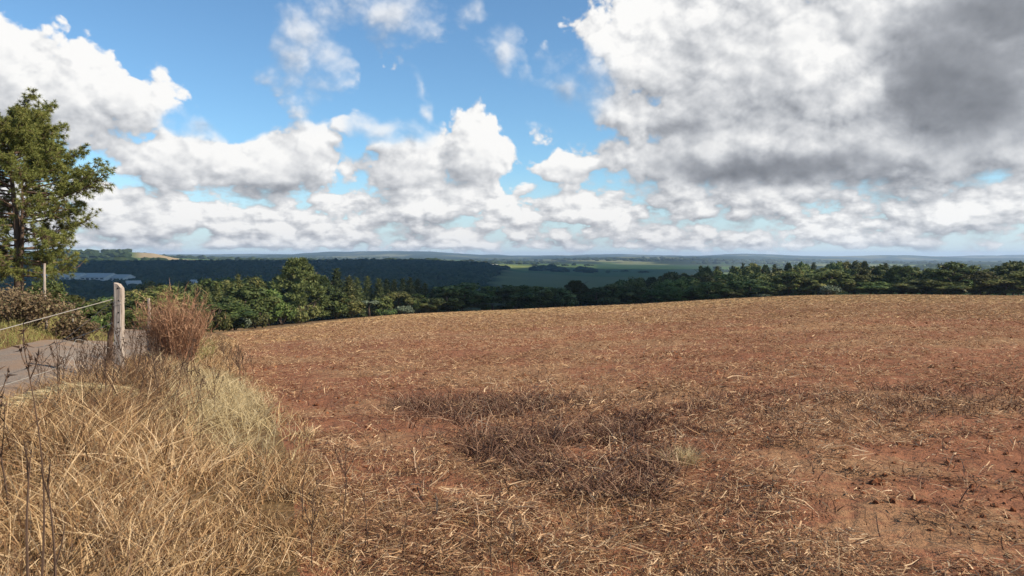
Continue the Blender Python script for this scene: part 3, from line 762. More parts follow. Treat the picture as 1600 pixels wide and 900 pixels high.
# lone trees along the edge of the plateau and round the crops
for i, (x, yb, hpx, r) in enumerate([(440, 411, 4, 2650), (452, 411, 3, 2640), (506, 411, 4.5, 2660), (530, 411, 4, 2650), (536, 411, 5, 2660), (548, 411, 4, 2700), (666, 411, 5, 2660),
        (724, 412, 6, 2800), (728, 412, 5.5, 2790), (735, 412, 8, 2820), (746, 412, 5, 2850), (752, 412, 5, 2850), (757, 412, 7, 2800), (770, 413, 5, 2830), (296, 411, 4, 2640), (262, 411, 3.5, 2640), (812, 414, 5, 3300), (835, 414, 5, 3200),
        (868, 425, 5, 2650), (880, 425, 4, 2640), (950, 426, 5, 2750), (962, 426, 5, 2740), (972, 425, 5, 2760), (978, 424, 6, 2740), (1002, 430, 8, 2450), (1008, 431, 8, 2450)]):
    az = math.radians(math.degrees(math.atan((x - 800) / FPX))); X, Y = math.sin(az) * r, math.cos(az) * r; z = float(ground(X, Y))
    lab = 'tiny flat-topped lone tree on the far plateau edge' if x < 790 else 'tiny dark hedgerow tree between the far green crops'
    plant(random.choice('uvab'), X, Y, z - .3, hpx / FPX * Y, hpx * 1.25 / FPX * Y, lab, 'lone trees far out on the plateau' if x < 790 else 'hedgerow trees between the far crops', bare=True, name='far_tree')
# ------------------------------------------------------------------ the forest on the valley side: one mass of crowns
def far_forest():
    g = np.random.default_rng(21)
    n = 42000
    az = np.radians(g.uniform(-41, 2.5, n)); r = 330 + (2620 - 330) * g.random(n) ** .75
    X, Y = np.sin(az) * r, np.cos(az) * r
    keep = (X < Y * .02 - 85 + 60 * fbm(X / 130, Y / 130, 3, 4)) | (r < 1050)
    keep &= ~((np.abs(X + 1000 + (Y - 1600) * .25) < 190) & (np.abs(Y - 1640) < 60))
    X, Y, r = X[keep], Y[keep], r[keep]; n = len(X)
    Z = ground(X, Y)
    V0, F0 = ico(1); keepv = V0[:, 2] > -.45
    F0 = F0[keepv[F0].all(1)]; idx = np.cumsum(keepv) - 1; F0 = idx[F0]; V0 = V0[keepv]
    s = g.uniform(2.6, 4.6, n) * (1 + r / 2600); h = g.uniform(.55, .95, n) * s * np.where(g.random(n) < .10, 1.35, 1)
    V = V0[None] * np.stack([s, s, h], -1)[:, None] * (1 + .10 * g.normal(size=(n, len(V0), 1))) + np.stack([X, Y, Z + 1.5 + h * .3], -1)[:, None]
    F = (np.arange(n) * len(V0))[:, None, None] + F0[None]
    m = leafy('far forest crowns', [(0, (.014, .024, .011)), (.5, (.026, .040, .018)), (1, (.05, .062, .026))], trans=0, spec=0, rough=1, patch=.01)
    tag(make_mesh('far_forest', V.reshape(-1, 3), [F.reshape(-1, 3)], m), 'dark forest covering the valley side in deep shadow', 'forest', kind='stuff')
far_forest()
# woods in belts across the far plateau
def far_belts():
    g = np.random.default_rng(22); n = 9000
    az = np.radians(g.uniform(-40, 40, n)); r = g.uniform(2700, 7200, n)
    X, Y = np.sin(az) * r, np.cos(az) * r
    d = fbm(X / 700, Y / 260, 4, 77)
    ridge = (np.abs(r - 6000) < 260) & (np.degrees(az) > 3.5) & (np.degrees(az) < 15.5)
    hill = (np.abs(r - 3560) < 420) & (np.degrees(az) < -25.0) 
    clear = ((np.abs(np.degrees(az) + 1.5) < 3.0) & (r < 3400)) | ((np.abs(np.degrees(az) - 10.6) < 4.4) & (r < 4700)) | ((np.abs(np.degrees(az) + 23.2) < 3.4) & (np.abs(r - 3550) < 420))
    keep = ((d > .09) | ridge | hill) & ~clear
    X, Y, r = X[keep], Y[keep], r[keep]; n = len(X); Z = ground(X, Y)
    V0, F0 = ico(0)
    s = g.uniform(8, 16, n); h = g.uniform(.6, 1.0, n) * s
    V = V0[None] * np.stack([s * 1.5, s, h], -1)[:, None] * (1 + .15 * g.normal(size=(n, 12, 1))) + np.stack([X, Y, Z + h * .4], -1)[:, None]
    F = (np.arange(n) * 12)[:, None, None] + F0[None]
    m = leafy('far belts crowns', [(0, (.022, .036, .016)), (1, (.055, .07, .03))], trans=0, spec=0, rough=1, patch=.005)
    tag(make_mesh('far_woods', V.reshape(-1, 3), [F.reshape(-1, 3)], m), 'scattered dark woods on the far plateau', 'woods', kind='stuff')
far_belts()

# ------------------------------------------------------------------ unseen slab added overhead, its outline shaped to shade the valley
def shade_cloud():
    H = 1700.0
    out = []
    for (x, r) in [(-900, 340), (-200, 330), (330, 330), (560, 320), (660, 265), (690, 196), (760, 190), (905, 205), (930, 250), (955, 600), (1040, 1500), (1125, 2400), (1135, 3350), (870, 3350), (850, 2800), (740, 2640), (600, 2620), (200, 2600), (-200, 2560), (-900, 2500)]:
        az = math.atan((x - 800) / FPX); out.append((math.sin(az) * r, math.cos(az) * r))
    poly = np.array(out); zs = -40.0
    poly = poly + np.array(SUN_DIR[:2]) / SUN_DIR[2] * (H - zs)
    lo, hi = poly.min(0) - 60, poly.max(0) + 60; st = 13.0
    gx, gy = np.arange(lo[0], hi[0], st), np.arange(lo[1], hi[1], st)
    X, Y = np.meshgrid(gx, gy)
    # signed distance to the outline
    d = np.full(X.shape, 1e9); inside = np.zeros(X.shape, bool)
    for i in range(len(poly)):
        a, b = poly[i], poly[(i + 1) % len(poly)]; e = b - a
        t = np.clip(((X - a[0]) * e[0] + (Y - a[1]) * e[1]) / (e @ e), 0, 1)
        d = np.minimum(d, np.hypot(X - a[0] - t * e[0], Y - a[1] - t * e[1]))
        c = ((a[1] > Y) != (b[1] > Y)) & (X < (b[0] - a[0]) * (Y - a[1]) / (b[1] - a[1] + 1e-9) + a[0]); inside ^= c
    sd = np.where(inside, d, -d) + 34 * fbm(X / 90, Y / 90, 4, 12)
    ok = sd > 0
    puff = np.sqrt(np.clip(sd, 0, 260) * 160) * (1 + 1.2 * fbm(X / 130, Y / 130, 4, 15))
    low = -np.sqrt(np.clip(sd, 0, 80) * 12) * (1 + 1.5 * fbm(X / 60, Y / 60, 3, 16)) - 1
    ny, nx = X.shape
    top = np.stack([X, Y, H + np.maximum(puff, 1)], -1).reshape(-1, 3); bot = np.stack([X, Y, H + low], -1).reshape(-1, 3)
    I, J = np.meshgrid(np.arange(ny - 1), np.arange(nx - 1), indexing='ij')
    Q = np.stack([I * nx + J, I * nx + J + 1, (I + 1) * nx + J + 1, (I + 1) * nx + J], -1).reshape(-1, 4)
    Q = Q[ok.ravel()[Q].all(1)]
    E = np.concatenate([Q[:, [0, 1]], Q[:, [1, 2]], Q[:, [2, 3]], Q[:, [3, 0]]]); key = np.sort(E, 1); key = key[:, 0] * (nx * ny) + key[:, 1]
    u, cnt = np.unique(key, return_counts=True); E = E[np.isin(key, u[cnt == 1])]
    n = nx * ny
    F = np.concatenate([Q, Q[:, ::-1] + n, np.stack([E[:, 1], E[:, 0], E[:, 0] + n, E[:, 1] + n], -1)])
    used, inv = np.unique(F, return_inverse=True)
    def f(T, b): b.inputs['Base Color'].default_value = (.92, .93, .95, 1)
    o = make_mesh('unseen_cloud', np.r_[top, bot][used], [inv.reshape(F.shape)], mat('cloud vapour', f, 1, 0), True)
    tag(o, kind='structure')
shade_cloud()

# ------------------------------------------------------------------ haze: thin even air down in the valley and out to the hills
def haze():
    m = bpy.data.materials.new('haze'); m.use_nodes = True; t = m.node_tree; t.nodes.clear(); T = NT(t)
    o = T.n('ShaderNodeOutputMaterial'); v = T.n('ShaderNodeVolumePrincipled')
    v.inputs['Color'].default_value = (.58, .76, 1.0, 1); v.inputs['Density'].default_value = HAZE; v.inputs['Anisotropy'].default_value = 0.0
    t.links.new(v.outputs[0], o.inputs['Volume'])
    b = make_mesh('haze', np.array([(x, y, z) for z in (-80, 80) for y in (-18600, 18600) for x in (-18600, 18600)], float),
        [np.array([(0, 2, 3, 1), (4, 5, 7, 6), (0, 1, 5, 4), (2, 6, 7, 3), (0, 4, 6, 2), (1, 3, 7, 5)])], m)
    tag(b, 'thin blue haze over the valley and the far hills', 'haze', kind='stuff')
HAZE = 6.5e-5
haze()
# ------------------------------------------------------------------ the big pine by the road
def gz(x, y): return float(ground(x, y))
def pine():
    g = np.random.default_rng(33)
    x0, y0 = -29.3, 45.0; z0 = gz(x0, y0) - .1; H = 11.3
    root = tag(empty('pine_tree', (x0, y0, z0)), 'tall pine with a forked trunk and tufted green crown at the left of the road', 'pine tree')
    t = np.linspace(0, 1, 12)
    main = np.stack([-.28 * t + .10 * np.sin(5 * t), .1 * np.sin(4 * t), H * .96 * t], -1)
    mb = MB(); V, Q, T = tube(main, np.interp(t, [0, .06, .2, .6, 1], [.36, .27, .235, .13, .03]), 12); mb.add(V, Q, T)
    mb.build('trunk', M_PBARK, root, True)
    s = np.linspace(0, 1, 9); fork = np.stack([-.02 + .75 * s ** .55 - .12 * s, -.25 * s, 1.75 + 6.2 * s], -1)
    fb = MB(); V, Q, T = tube(fork, .17 * (1 - .85 * s), 9); fb.add(V, Q, T); fb.build('forked_trunk', M_PBARK, root, True)
    br = MB(); TP, TD = [], []
    pz = np.array([1.5, 2.2, 2.8, 3.6, 4.4, 5.0, 5.8, 6.6, 7.6, 8.0, 8.7, 9.4, 10.0, 10.8, 11.5, 12.2, 12.6]) * .9
    pr = np.array([2.2, 3.9, 4.0, 3.6, 5.0, 4.9, 4.9, 5.3, 5.5, 5.0, 3.7, 3.6, 3.5, 3.3, 2.9, 2.1, .9])
    nb = 128
    zs = np.concatenate([np.linspace(2.0, 10.7, nb - 26), g.uniform(7.6, 10.6, 26)])
    for i, z in enumerate(zs):
        a = i * 2.399 + g.uniform(-.8, .8); z += g.uniform(-.25, .25)
        R = np.interp(z + .3, pz, pr) * g.uniform(.62, 1.05)
        if 4.0 < z < 5.4 and g.random() < .25: continue
        st = np.array([np.interp(z, main[:, 2], main[:, k]) for k in range(3)])
        if 2.2 < z < 7.5 and math.cos(a) > .2: st = np.array([np.interp(z, fork[:, 2], fork[:, k]) for k in range(3)]); R = max(1.2, R - st[0])
        up = np.interp(z, [1.5, 3.5, 6, 9, 11], [-.10, .05, .18, .32, .5]) + g.uniform(-.22, .22)
        k = np.linspace(0, 1, 8); d = np.array([math.cos(a), math.sin(a), 0]); side = np.array([-d[1], d[0], 0])
        zc = up * R * k - .16 * R * k * (1 - k) * (z < 8) + .10 * R * k ** 3
        if z < 3.0: zc -= .10 * R * k
        wob = .10 * R * np.sin(3.5 * k + i) * k
        P = st + d * (R * k)[:, None] + side * wob[:, None]; P[:, 2] += zc
        V, Q, T = tube(P, np.interp(z, [1.5, 8, 13], [.075, .06, .03]) * (1 - .8 * k), 6); br.add(V, Q, T)
        n2 = int((5 + R * 5.2) * (1.7 if z > 7.2 else 1))
        for m_ in range(n2):
            q = g.uniform(.34 if z < 9 else .2, 1.0); b = np.array([np.interp(q, k, P[:, c]) for c in range(3)])
            dd = unit((d * g.uniform(.3, .9) + side * g.uniform(-1.1, 1.1) + [0, 0, g.uniform(-.45, 1.15)])[None])[0]
            L = g.uniform(.45, 1.35) * (1.15 - .5 * q) * (.72 if z > 7.2 else 1)
            tw = np.array([b, b + dd * L * .55 + [0, 0, .02], b + dd * L + [0, 0, .12 * L]])
            V, Q, T = tube(tw, [.022, .015, .009], 4, False); br.add(V, Q)
            for s_ in ((1.0, .78, .55) if L > .6 else (1.0, .7)):
                TP.append(b + dd * L * s_ + [0, 0, .12 * L * s_] + g.normal(size=3) * .05); TD.append(unit((dd + [0, 0, .45] + g.normal(size=3) * .35)[None])[0])
    br.build('branches', M_PBARK, root, True)
    TP, TD = np.array(TP), np.array(TD); n = len(TP); k = 36
    P = np.repeat(TP, k, 0); D = unit(np.repeat(TD, k, 0) * .75 + rand_dirs(n * k, g))
    L = g.uniform(.14, .30, n * k)
    V, Q = blades(P, D, L, .024, np.tile([0, 0, -.16], (n * k, 1)), 2)
    make_mesh('crown', V, [Q], M_NEEDLE, False, root)
    # a few cones / dead tips
pine()

# ------------------------------------------------------------------ bush and shrub by the road
def leafy_bush(name, x, y, w, d, h, n, size, m, label, cat='bush', seed=1):
    g = np.random.default_rng(seed); root = tag(empty(name, (x, y, gz(x, y) - .05)), label, cat)
    st, cr = MB(), MB()
    for i in range(46):
        a = g.uniform(0, 6.28); q = g.random() ** .5
        e = np.array([math.cos(a) * w * q, math.sin(a) * d * q, h * (1.02 - .55 * q * q) * g.uniform(.6, 1.08)])
        b = np.array([e[0] * .3, e[1] * .3, 0]); k = np.linspace(0, 1, 5)[:, None]
        P = b + (e - b) * k + np.array([0, 0, h * .18]) * np.sin(k * 3.14) + g.normal(size=(5, 3)) * .03 * k
        V, Q, T = tube(P, .016 * (1.1 - .8 * k[:, 0]), 5); st.add(V, Q, T)
        m_ = n // 46; q = g.random(m_) ** .5; c = np.stack([np.interp(q, np.linspace(0, 1, 5), P[:, j]) for j in range(3)], -1) + g.normal(size=(m_, 3)) * np.array([.15, .15, .10]) * (w / 1.2)
        V, Q = cards(c, unit(g.normal(size=(m_, 3)) + [.2, -.2, .5]), size * g.uniform(.5, 1.25, m_), .45); cr.add(V, Q)
    st.build('stems', M_BARK, root); cr.build('leaves', m, root)
leafy_bush('bush', -12.7, 19.6, 1.35, .9, .92, 4200, .052, M_DRYLEAF, 'browning leafy bush at the far roadside in front of the pine trunk', seed=3)
leafy_bush('bush', -11.9, 20.6, .62, .5, .80, 2000, .05, M_DRYLEAF, 'smaller browning bush at the foot of the tall two-toned pole', seed=4)
leafy_bush('bush', -14.6, 22.0, 1.0, .8, .95, 2600, .055, M_DRYLEAF, 'browning bush at the very left edge of the view behind the larger one', seed=5)
leafy_bush('bush', -23.4, 38.0, 1.3, 1.0, 1.5, 3200, .09, M_LEAF, 'dark green bush just right of the pine trunk foot', seed=6)
def dry_shrub():
    g = np.random.default_rng(44); x, y = -7.45, 16.6; z = gz(x, y)
    root = tag(empty('dry_shrub', (x, y, z)), 'tall reddish brown dry shrub of fine twigs between the verge and the road', 'shrub')
    n = 620; a = g.uniform(0, 6.28, n); q = g.random(n) ** .55
    P = np.stack([np.cos(a) * .33 * q + .10 * (np.sin(a * 3) > .4), np.sin(a) * .33 * q, np.zeros(n)], -1)
    D = unit(np.stack([np.cos(a) * q * .24, np.sin(a) * q * .26, np.ones(n)], -1) + g.normal(size=(n, 3)) * .10)
    L = g.uniform(.75, 1.95, n) ** 1.0 * (1 - .22 * q); B = np.stack([np.cos(a) * .10 * q, np.sin(a) * .10 * q, -.10 * np.ones(n)], -1) + g.normal(size=(n, 3)) * .06
    V, Q = blades(P, D, L, .010, B, 5); make_mesh('stems', V, [Q], M_TWIG, False, root)
    k = 15; t = g.uniform(.25, 1, (n, k)); C = P[:, None] + (D[:, None] * t[..., None] + B[:, None] * (t * t)[..., None]) * L[:, None, None]
    C = C.reshape(-1, 3); m_ = len(C); D2 = unit(np.repeat(D, k, 0) * .9 + g.normal(size=(m_, 3)) * .55)
    V, Q = blades(C, D2, g.uniform(.06, .26, m_), .008, g.normal(size=(m_, 3)) * .15, 2)
    make_mesh('twigs', V, [Q], M_TWIG, False, root)
dry_shrub()

# ------------------------------------------------------------------ fence
def _wood(c0, c1, c2):
    def f(T, b):
        p = objco(T); a = T.noise(T.v('MULTIPLY', p, (1, 1, .06)), 34, 6, .65); q = T.noise(p, 5, 5, .6)
        c = T.ramp(a * .7 + q * .3, [(.25, c0), (.5, c1), (.75, c2)])
        T.put(b.inputs['Base Color'], c); bump(T, b, a, .9, .012)
    return f
M_POST = mat('weathered grey timber', _wood((.12, .09, .07), (.36, .29, .235), (.56, .48, .41)), .85, .2)
M_BRACE = mat('brown rotting timber', _wood((.05, .03, .02), (.14, .085, .055), (.24, .16, .11)), .9, .1)
M_STAKE = mat('pale grey stake', _wood((.28, .25, .20), (.42, .38, .31), (.55, .50, .42)), .85, .2)
def _wire(T, b):
    b.inputs['Base Color'].default_value = (.36, .32, .27, 1); b.inputs['Metallic'].default_value = .15
M_WIRE = mat('dull galvanised wire', _wire, .55, .4)
def _hole(T, b): b.inputs['Base Color'].default_value = (.015, .012, .01, 1)
M_HOLE = mat('drilled hole', _hole, 1, 0)
import bmesh
def to_obj(bm, name, m, parent=None, smooth=False):
    me = bpy.data.meshes.new(name); bm.to_mesh(me); bm.free(); me.materials.append(m)
    for p in me.polygons: p.use_smooth = smooth
    o = bpy.data.objects.new(name, me); COL.objects.link(o)
    if parent: o.parent = parent
    return o
PX, PY = -6.50, 12.5
PZ = gz(PX, PY)
def fence_post():
    root = tag(empty('fence_post', (PX, PY, PZ)), 'thick weathered square fence post with drilled holes standing in the dry verge', 'fence post')
    root.rotation_euler = (0, R_(1.0), R_(-3))
    bm = bmesh.new(); hw, hd, h = .067, .055, 1.17 - PZ
    n = 26; rg = random.Random(2)
    rings = []
    for i in range(n + 1):
        z = -.3 + (h + .3) * i / n
        prof = []
        for (cx, cy) in ((-1, -1), (0, -1), (1, -1), (1, 0), (1, 1), (0, 1), (-1, 1), (-1, 0)):
            j = .0035
            prof.append((cx * hw + rg.uniform(-j, j), cy * hd + rg.uniform(-j, j)))
        zz = lambda px_: z - (max(0, i - n + 2) / 2) * (.035 * (px_ / hw + 1) * .9 + .05 * max(0, px_ / hw) ** 3 + .02 * max(0, -px_ / hw - .5))
        rings.append([bm.verts.new((p[0], p[1], zz(p[0]))) for p in prof])
    for a, b in zip(rings, rings[1:]):
        for k in range(8): bm.faces.new((a[k], a[(k + 1) % 8], b[(k + 1) % 8], b[k]))
    c = bm.verts.new((0, 0, sum(v.co.z for v in rings[-1]) / 8 + .004))
    for k in range(8): bm.faces.new((rings[-1][k], rings[-1][(k + 1) % 8], c))
    bmesh.ops.recalc_face_normals(bm, faces=bm.faces)
    ed = [e for e in bm.edges if abs(abs(e.verts[0].co.x) - hw) < .006 and abs(abs(e.verts[0].co.y) - hd) < .006 and abs(abs(e.verts[1].co.x) - hw) < .006 and abs(abs(e.verts[1].co.y) - hd) < .006]
    bmesh.ops.bevel(bm, geom=ed, offset=.012, segments=2, affect='EDGES')
    to_obj(bm, 'post_body', M_POST, root)
    for i, (hx, hz) in enumerate(((.01, .10), (.022, .30), (.02, .50), (.018, .66), (.02, .88), (.01, 1.06))):
        a = np.arange(10) * 2 * math.pi / 10
        V = np.concatenate([np.stack([hx + np.cos(a) * .011, np.full(10, y), h - hz + np.sin(a) * .013], -1) for y in (-hd - .004, -hd + .03)])
        F = [np.array([[k, (k + 1) % 10, 10 + (k + 1) % 10, 10 + k] for k in range(10)])]
        cap = np.array([[0, k + 1, k] for k in range(1, 9)])
        make_mesh('hole', V, F + [cap], M_HOLE, False, root)
    wr = MB()
    for hz in (.30, .36, .74):     # wraps of wire round the post
        P = np.array([(sx * (hw + .004), sy * (hd + .004), h - hz + .05 * (sx + sy) * .3) for sx, sy in ((-1, -1), (1, -1), (1, 1), (-1, 1), (-1, -1))])
        V, Q, T = tube(P, .0028, 5); wr.add(V, Q, T)
    wr.build('wire_wrap', M_WIRE, root)
fence_post()
def pole(name, a, b, r0, r1, m, label, cat, sides=9, knots=True):
    a, b = np.array(a, float), np.array(b, float); k = np.linspace(0, 1, 9)
    P = (b - a) * k[:, None] + np.random.default_rng(int(abs(a[0]) * 100)).normal(size=(9, 3)) * r0 * .18
    V, Q, T = tube(P, r0 + (r1 - r0) * k, sides); o = make_mesh(name, V, [T, Q], m, False); o.location = a
    tag(o, label, cat)
    return o
pole('brace_post', (-7.12, 13.2, gz(-7.12, 13.2) - .2), (-6.60, 12.62, .82), .05, .042, M_BRACE, 'brown leaning brace pole propped against the back of the fence post', 'fence post')
pole('stake', (-12.1, 21.0, gz(-12.1, 21.0) - .2), (-12.2, 21.0, -.02), .022, .020, M_STAKE, 'thin grey stake standing at the end of the road', 'stake')
pole('pole', (-12.55, 20.4, gz(-12.55, 20.4) - .2), (-12.57, 20.4, 1.40), .036, .030, M_POST, 'tall slim pale pole rising behind the browning bush', 'pole')
pole('fence_post', (-8.36, 17.4, gz(-8.36, 17.4) - .2), (-8.34, 17.4, .62), .036, .032, M_POST, 'pale round fence post half hidden in the reddish dry shrub', 'fence post')
def wire(pts, label, r=.0042, cat='wire', name='fence_wire', sag=0.0, barbs=0):
    pts = np.array(pts, float); k = np.linspace(0, 1, 24); q = np.linspace(0, 1, len(pts))
    P = np.stack([np.interp(k, q, pts[:, j]) for j in range(3)], -1); P[:, 2] -= sag * 4 * k * (1 - k)
    mb = MB(); V, Q, T = tube(P - P[0], r, 5); mb.add(V, Q, T)
    for i in range(barbs):
        c = P[int((i + .5) / barbs * 23)] - P[0]
        for s in (-1, 1):
            V, Q, T = tube([c + [-.012, -.012 * s, -.014 * s], c + [.012, .012 * s, .014 * s]], r * .7, 4); mb.add(V, Q, T)
    o = mb.build(name, M_WIRE); o.location = P[0]; tag(o, label, cat); return o
def on_post(z, dx=-.077): return (PX + dx, PY - .03, z)
wire([on_post(.885), (-6.07, 9.0, .725), (-5.75, 6.2, .62)], 'straight pale fence wire running from the post top to the left edge of the view', .0055, sag=.0)
wire([on_post(.85), (-7.75, 13.0, .12), (-8.25, 13.2, gz(-8.25, 13.2))], 'wire slanting steeply down from the fence post to the roadside', .005)
wire([on_post(.50), (PX - .45, PY + .1, .36), (PX - 1.0, PY + .3, .17), (-8.3, 13.2, .0)], 'slack low wire drooping from the fence post to the road edge', .0045, barbs=7)
wire([(PX - .087, PY, .06), (PX - .35, PY - .6, .30), (-6.0, 10, .12), (-5.6, 6.5, .1)], 'lowest fence wire half lost in the dry grass', .0035)
def coil():
    g = np.random.default_rng(3); a = np.linspace(0, 6.28 * 4.3, 150); r = .16 + .03 * np.sin(a * .7)
    P = np.stack([np.linspace(-.45, .45, 150) + .5 * r * np.sin(a * 1.0), r * .6 * np.sin(a + 1), .15 + r * np.cos(a)], -1)
    V, Q, T = tube(P, .004, 5); o = make_mesh('wire_coil', V, [T, Q], M_WIRE); o.location = (-7.55, 13.2, gz(-7.55, 13.2)); tag(o, 'loose curly coil of fence wire lying left of the leaning brace', 'wire')
coil()

# ------------------------------------------------------------------ buildings down in the valley
def _roof(T, b):
    p = objco(T); w = T.noise(T.v('MULTIPLY', p, (.3, .02, .3)), 1, 4, .6)
    T.put(b.inputs['Base Color'], T.mix(w, (.36, .33, .29), (.54, .50, .44)))
def _wallm(T, b): T.put(b.inputs['Base Color'], T.mix(T.noise(objco(T), .2, 4), (.45, .42, .38), (.70, .66, .60)))
def _dark(T, b): b.inputs['Base Color'].default_value = (.05, .055, .06, 1)
M_ROOF, M_WALL, M_DARK = mat('pale sheet roof', _roof, .9, .05), mat('whitewashed wall', _wallm, .9, .1), mat('dark opening', _dark, .5, .4)
def hall(name, x, r, w, d, h, rise, yaw, label, cat, bays=6, lift=0):
    az = math.atan((x - 800) / FPX); X, Y = math.sin(az) * r, math.cos(az) * r
    root = tag(empty(name, (X, Y, gz(X, Y) + lift)), label, cat); root.rotation_euler = (0, 0, R_(yaw))
    mb = MB(); mb.add(*box(-w / 2, w / 2, -d / 2, d / 2, -6, h)); 
    V = np.array([(-w / 2, -d / 2, h), (-w / 2, d / 2, h), (-w / 2, 0, h + rise), (w / 2, -d / 2, h), (w / 2, d / 2, h), (w / 2, 0, h + rise)]); mb.add(V, [[0, 1, 2], [3, 5, 4]])
    mb.build('wall', M_WALL, root)
    o = .8; t = .35; ro = MB(); e = rise * (1 + 2 * o / d)
    for s in (-1, 1):
        V = np.array([(px_, py, pz + q) for q in (.05, t) for (px_, py, pz) in ((-w / 2 - o, s * (d / 2 + o), h + rise - e), (w / 2 + o, s * (d / 2 + o), h + rise - e), (w / 2 + o, 0, h + rise), (-w / 2 - o, 0, h + rise))])
        ro.add(V, [[3, 2, 1, 0], [4, 5, 6, 7], [0, 1, 5, 4], [1, 2, 6, 5], [2, 3, 7, 6], [3, 0, 4, 7]])
    ro.build('roof', M_ROOF, root)
    for i in range(bays):
        xx = -w / 2 + w * (i + .5) / bays; ww = w / bays * .3
        make_mesh('door' if i == bays // 2 else 'window', *(lambda q: (q[0], [q[1]]))(box(xx - ww, xx + ww, -d / 2 - .08, -d / 2 + .1, (.05 if i == bays // 2 else h * .45), h * .82)), M_DARK, False, root)
hall('warehouse', 98, 1930, 104, 60, 6.5, 8, -8, 'long pale-roofed warehouse left of the others in the valley', 'warehouse', 9)
hall('warehouse', 152, 1900, 80, 60, 7, 8.5, -10, 'pale-roofed warehouse in the middle of the valley group', 'warehouse', 7)
hall('warehouse', 190, 1870, 46, 40, 7, 7, -16, 'shorter pale warehouse above the gabled white building', 'warehouse', 5)
hall('white_building', 208, 1700, 26, 20, 8, 5, 38, 'gabled white building at the right end of the valley warehouses', 'building', 4)
hall('farmhouse', 357, 1500, 14, 9, 4, 3, 15, 'tiny pale farmhouse in the dark valley above the left trees', 'house', 3, 9)
hall('farmhouse', 303, 1640, 12, 9, 3.6, 3, -10, 'tiny white shed in the dark valley right of the warehouses', 'house', 3, 9)
hall('farm_shed', 773, 2760, 22, 12, 4, 3, 5, 'pale shed among the lone trees on the far plateau', 'shed', 3, 1)
# ------------------------------------------------------------------ straw and stubble on the field
M_STRAW = leafy('straw', [(0, (.050, .020, .011)), (.3, (.17, .076, .037)), (.65, (.39, .225, .112)), (1, (.72, .53, .325))], .7, .12, .25, 0, patch=.7)
M_STRAW_MID = leafy('straw further off', [(0, (.075, .031, .017)), (.35, (.24, .120, .060)), (.7, (.44, .265, .137)), (1, (.68, .49, .30))], .75, .1, .2, 0, patch=.3)
M_STRAW_FAR = leafy('far straw', [(0, (.19, .098, .046)), (.5, (.40, .245, .115)), (1, (.58, .41, .21))], .8, .1, .15, 0, patch=.15)
M_STALK = leafy('dark stubble stalks', [(0, (.060, .028, .019)), (.45, (.13, .066, .044)), (.8, (.27, .165, .105)), (1, (.52, .38, .25))], .8, .05, .1, 0, patch=.8)
M_GRASS = leafy('dry verge grass', [(0, (.11, .048, .021)), (.3, (.27, .142, .062)), (.65, (.49, .32, .155)), (1, (.74, .55, .34))], .65, .25, .25, 0, patch=.6)
M_GRASS_B = leafy('brown dead stems', [(0, (.05, .026, .014)), (.5, (.115, .062, .034)), (1, (.25, .15, .085))], .75, .1, .15, 0, patch=.6)
M_GRASS_P = leafy('pale feathery grass', [(0, (.32, .225, .105)), (.5, (.52, .40, .21)), (1, (.70, .58, .36))], .7, .3, .2, 0, patch=.6)
M_GRASS_G = leafy('yellow green grass', [(0, (.13, .13, .035)), (.5, (.25, .23, .07)), (1, (.42, .36, .15))], .7, .25, .2, 0, patch=.6)
M_WEED = leafy('dark weed stalks', [(0, (.040, .024, .016)), (.5, (.085, .052, .036)), (1, (.17, .11, .075))], .8, .05, .1, 0)
def scatter(n, r0, r1, a0=-48, a1=48, pw=1.0, g=rng):
    """points with density falling off with distance (pw = 2 is even in area)"""
    u = g.random(n); r = (r0 ** pw + u * (r1 ** pw - r0 ** pw)) ** (1 / pw)
    a = np.radians(g.uniform(a0, a1, n))
    return np.sin(a) * r, np.cos(a) * r, r
STUB = np.array([(-1.9, 11.2), (-1.0, 8.0), (.5, 5.5), (1.1, 5.3), (1.5, 6.6), (2.6, 7.6), (4.4, 8.2), (7.5, 9.4), (8.0, 12.0), (4.0, 10.4), (1.4, 11.0)])
def inpoly(x, y, P):
    c = np.zeros(np.shape(x), bool)
    for i in range(len(P)):
        a, b = P[i], P[(i + 1) % len(P)]
        c ^= ((a[1] > y) != (b[1] > y)) & (x < (b[0] - a[0]) * (y - a[1]) / (b[1] - a[1] + 1e-9) + a[0])
    return c
def in_field(x, y): return edge_x(y) < x + .35 * fbm(x * 1.2, y * 1.2, 3, 9)
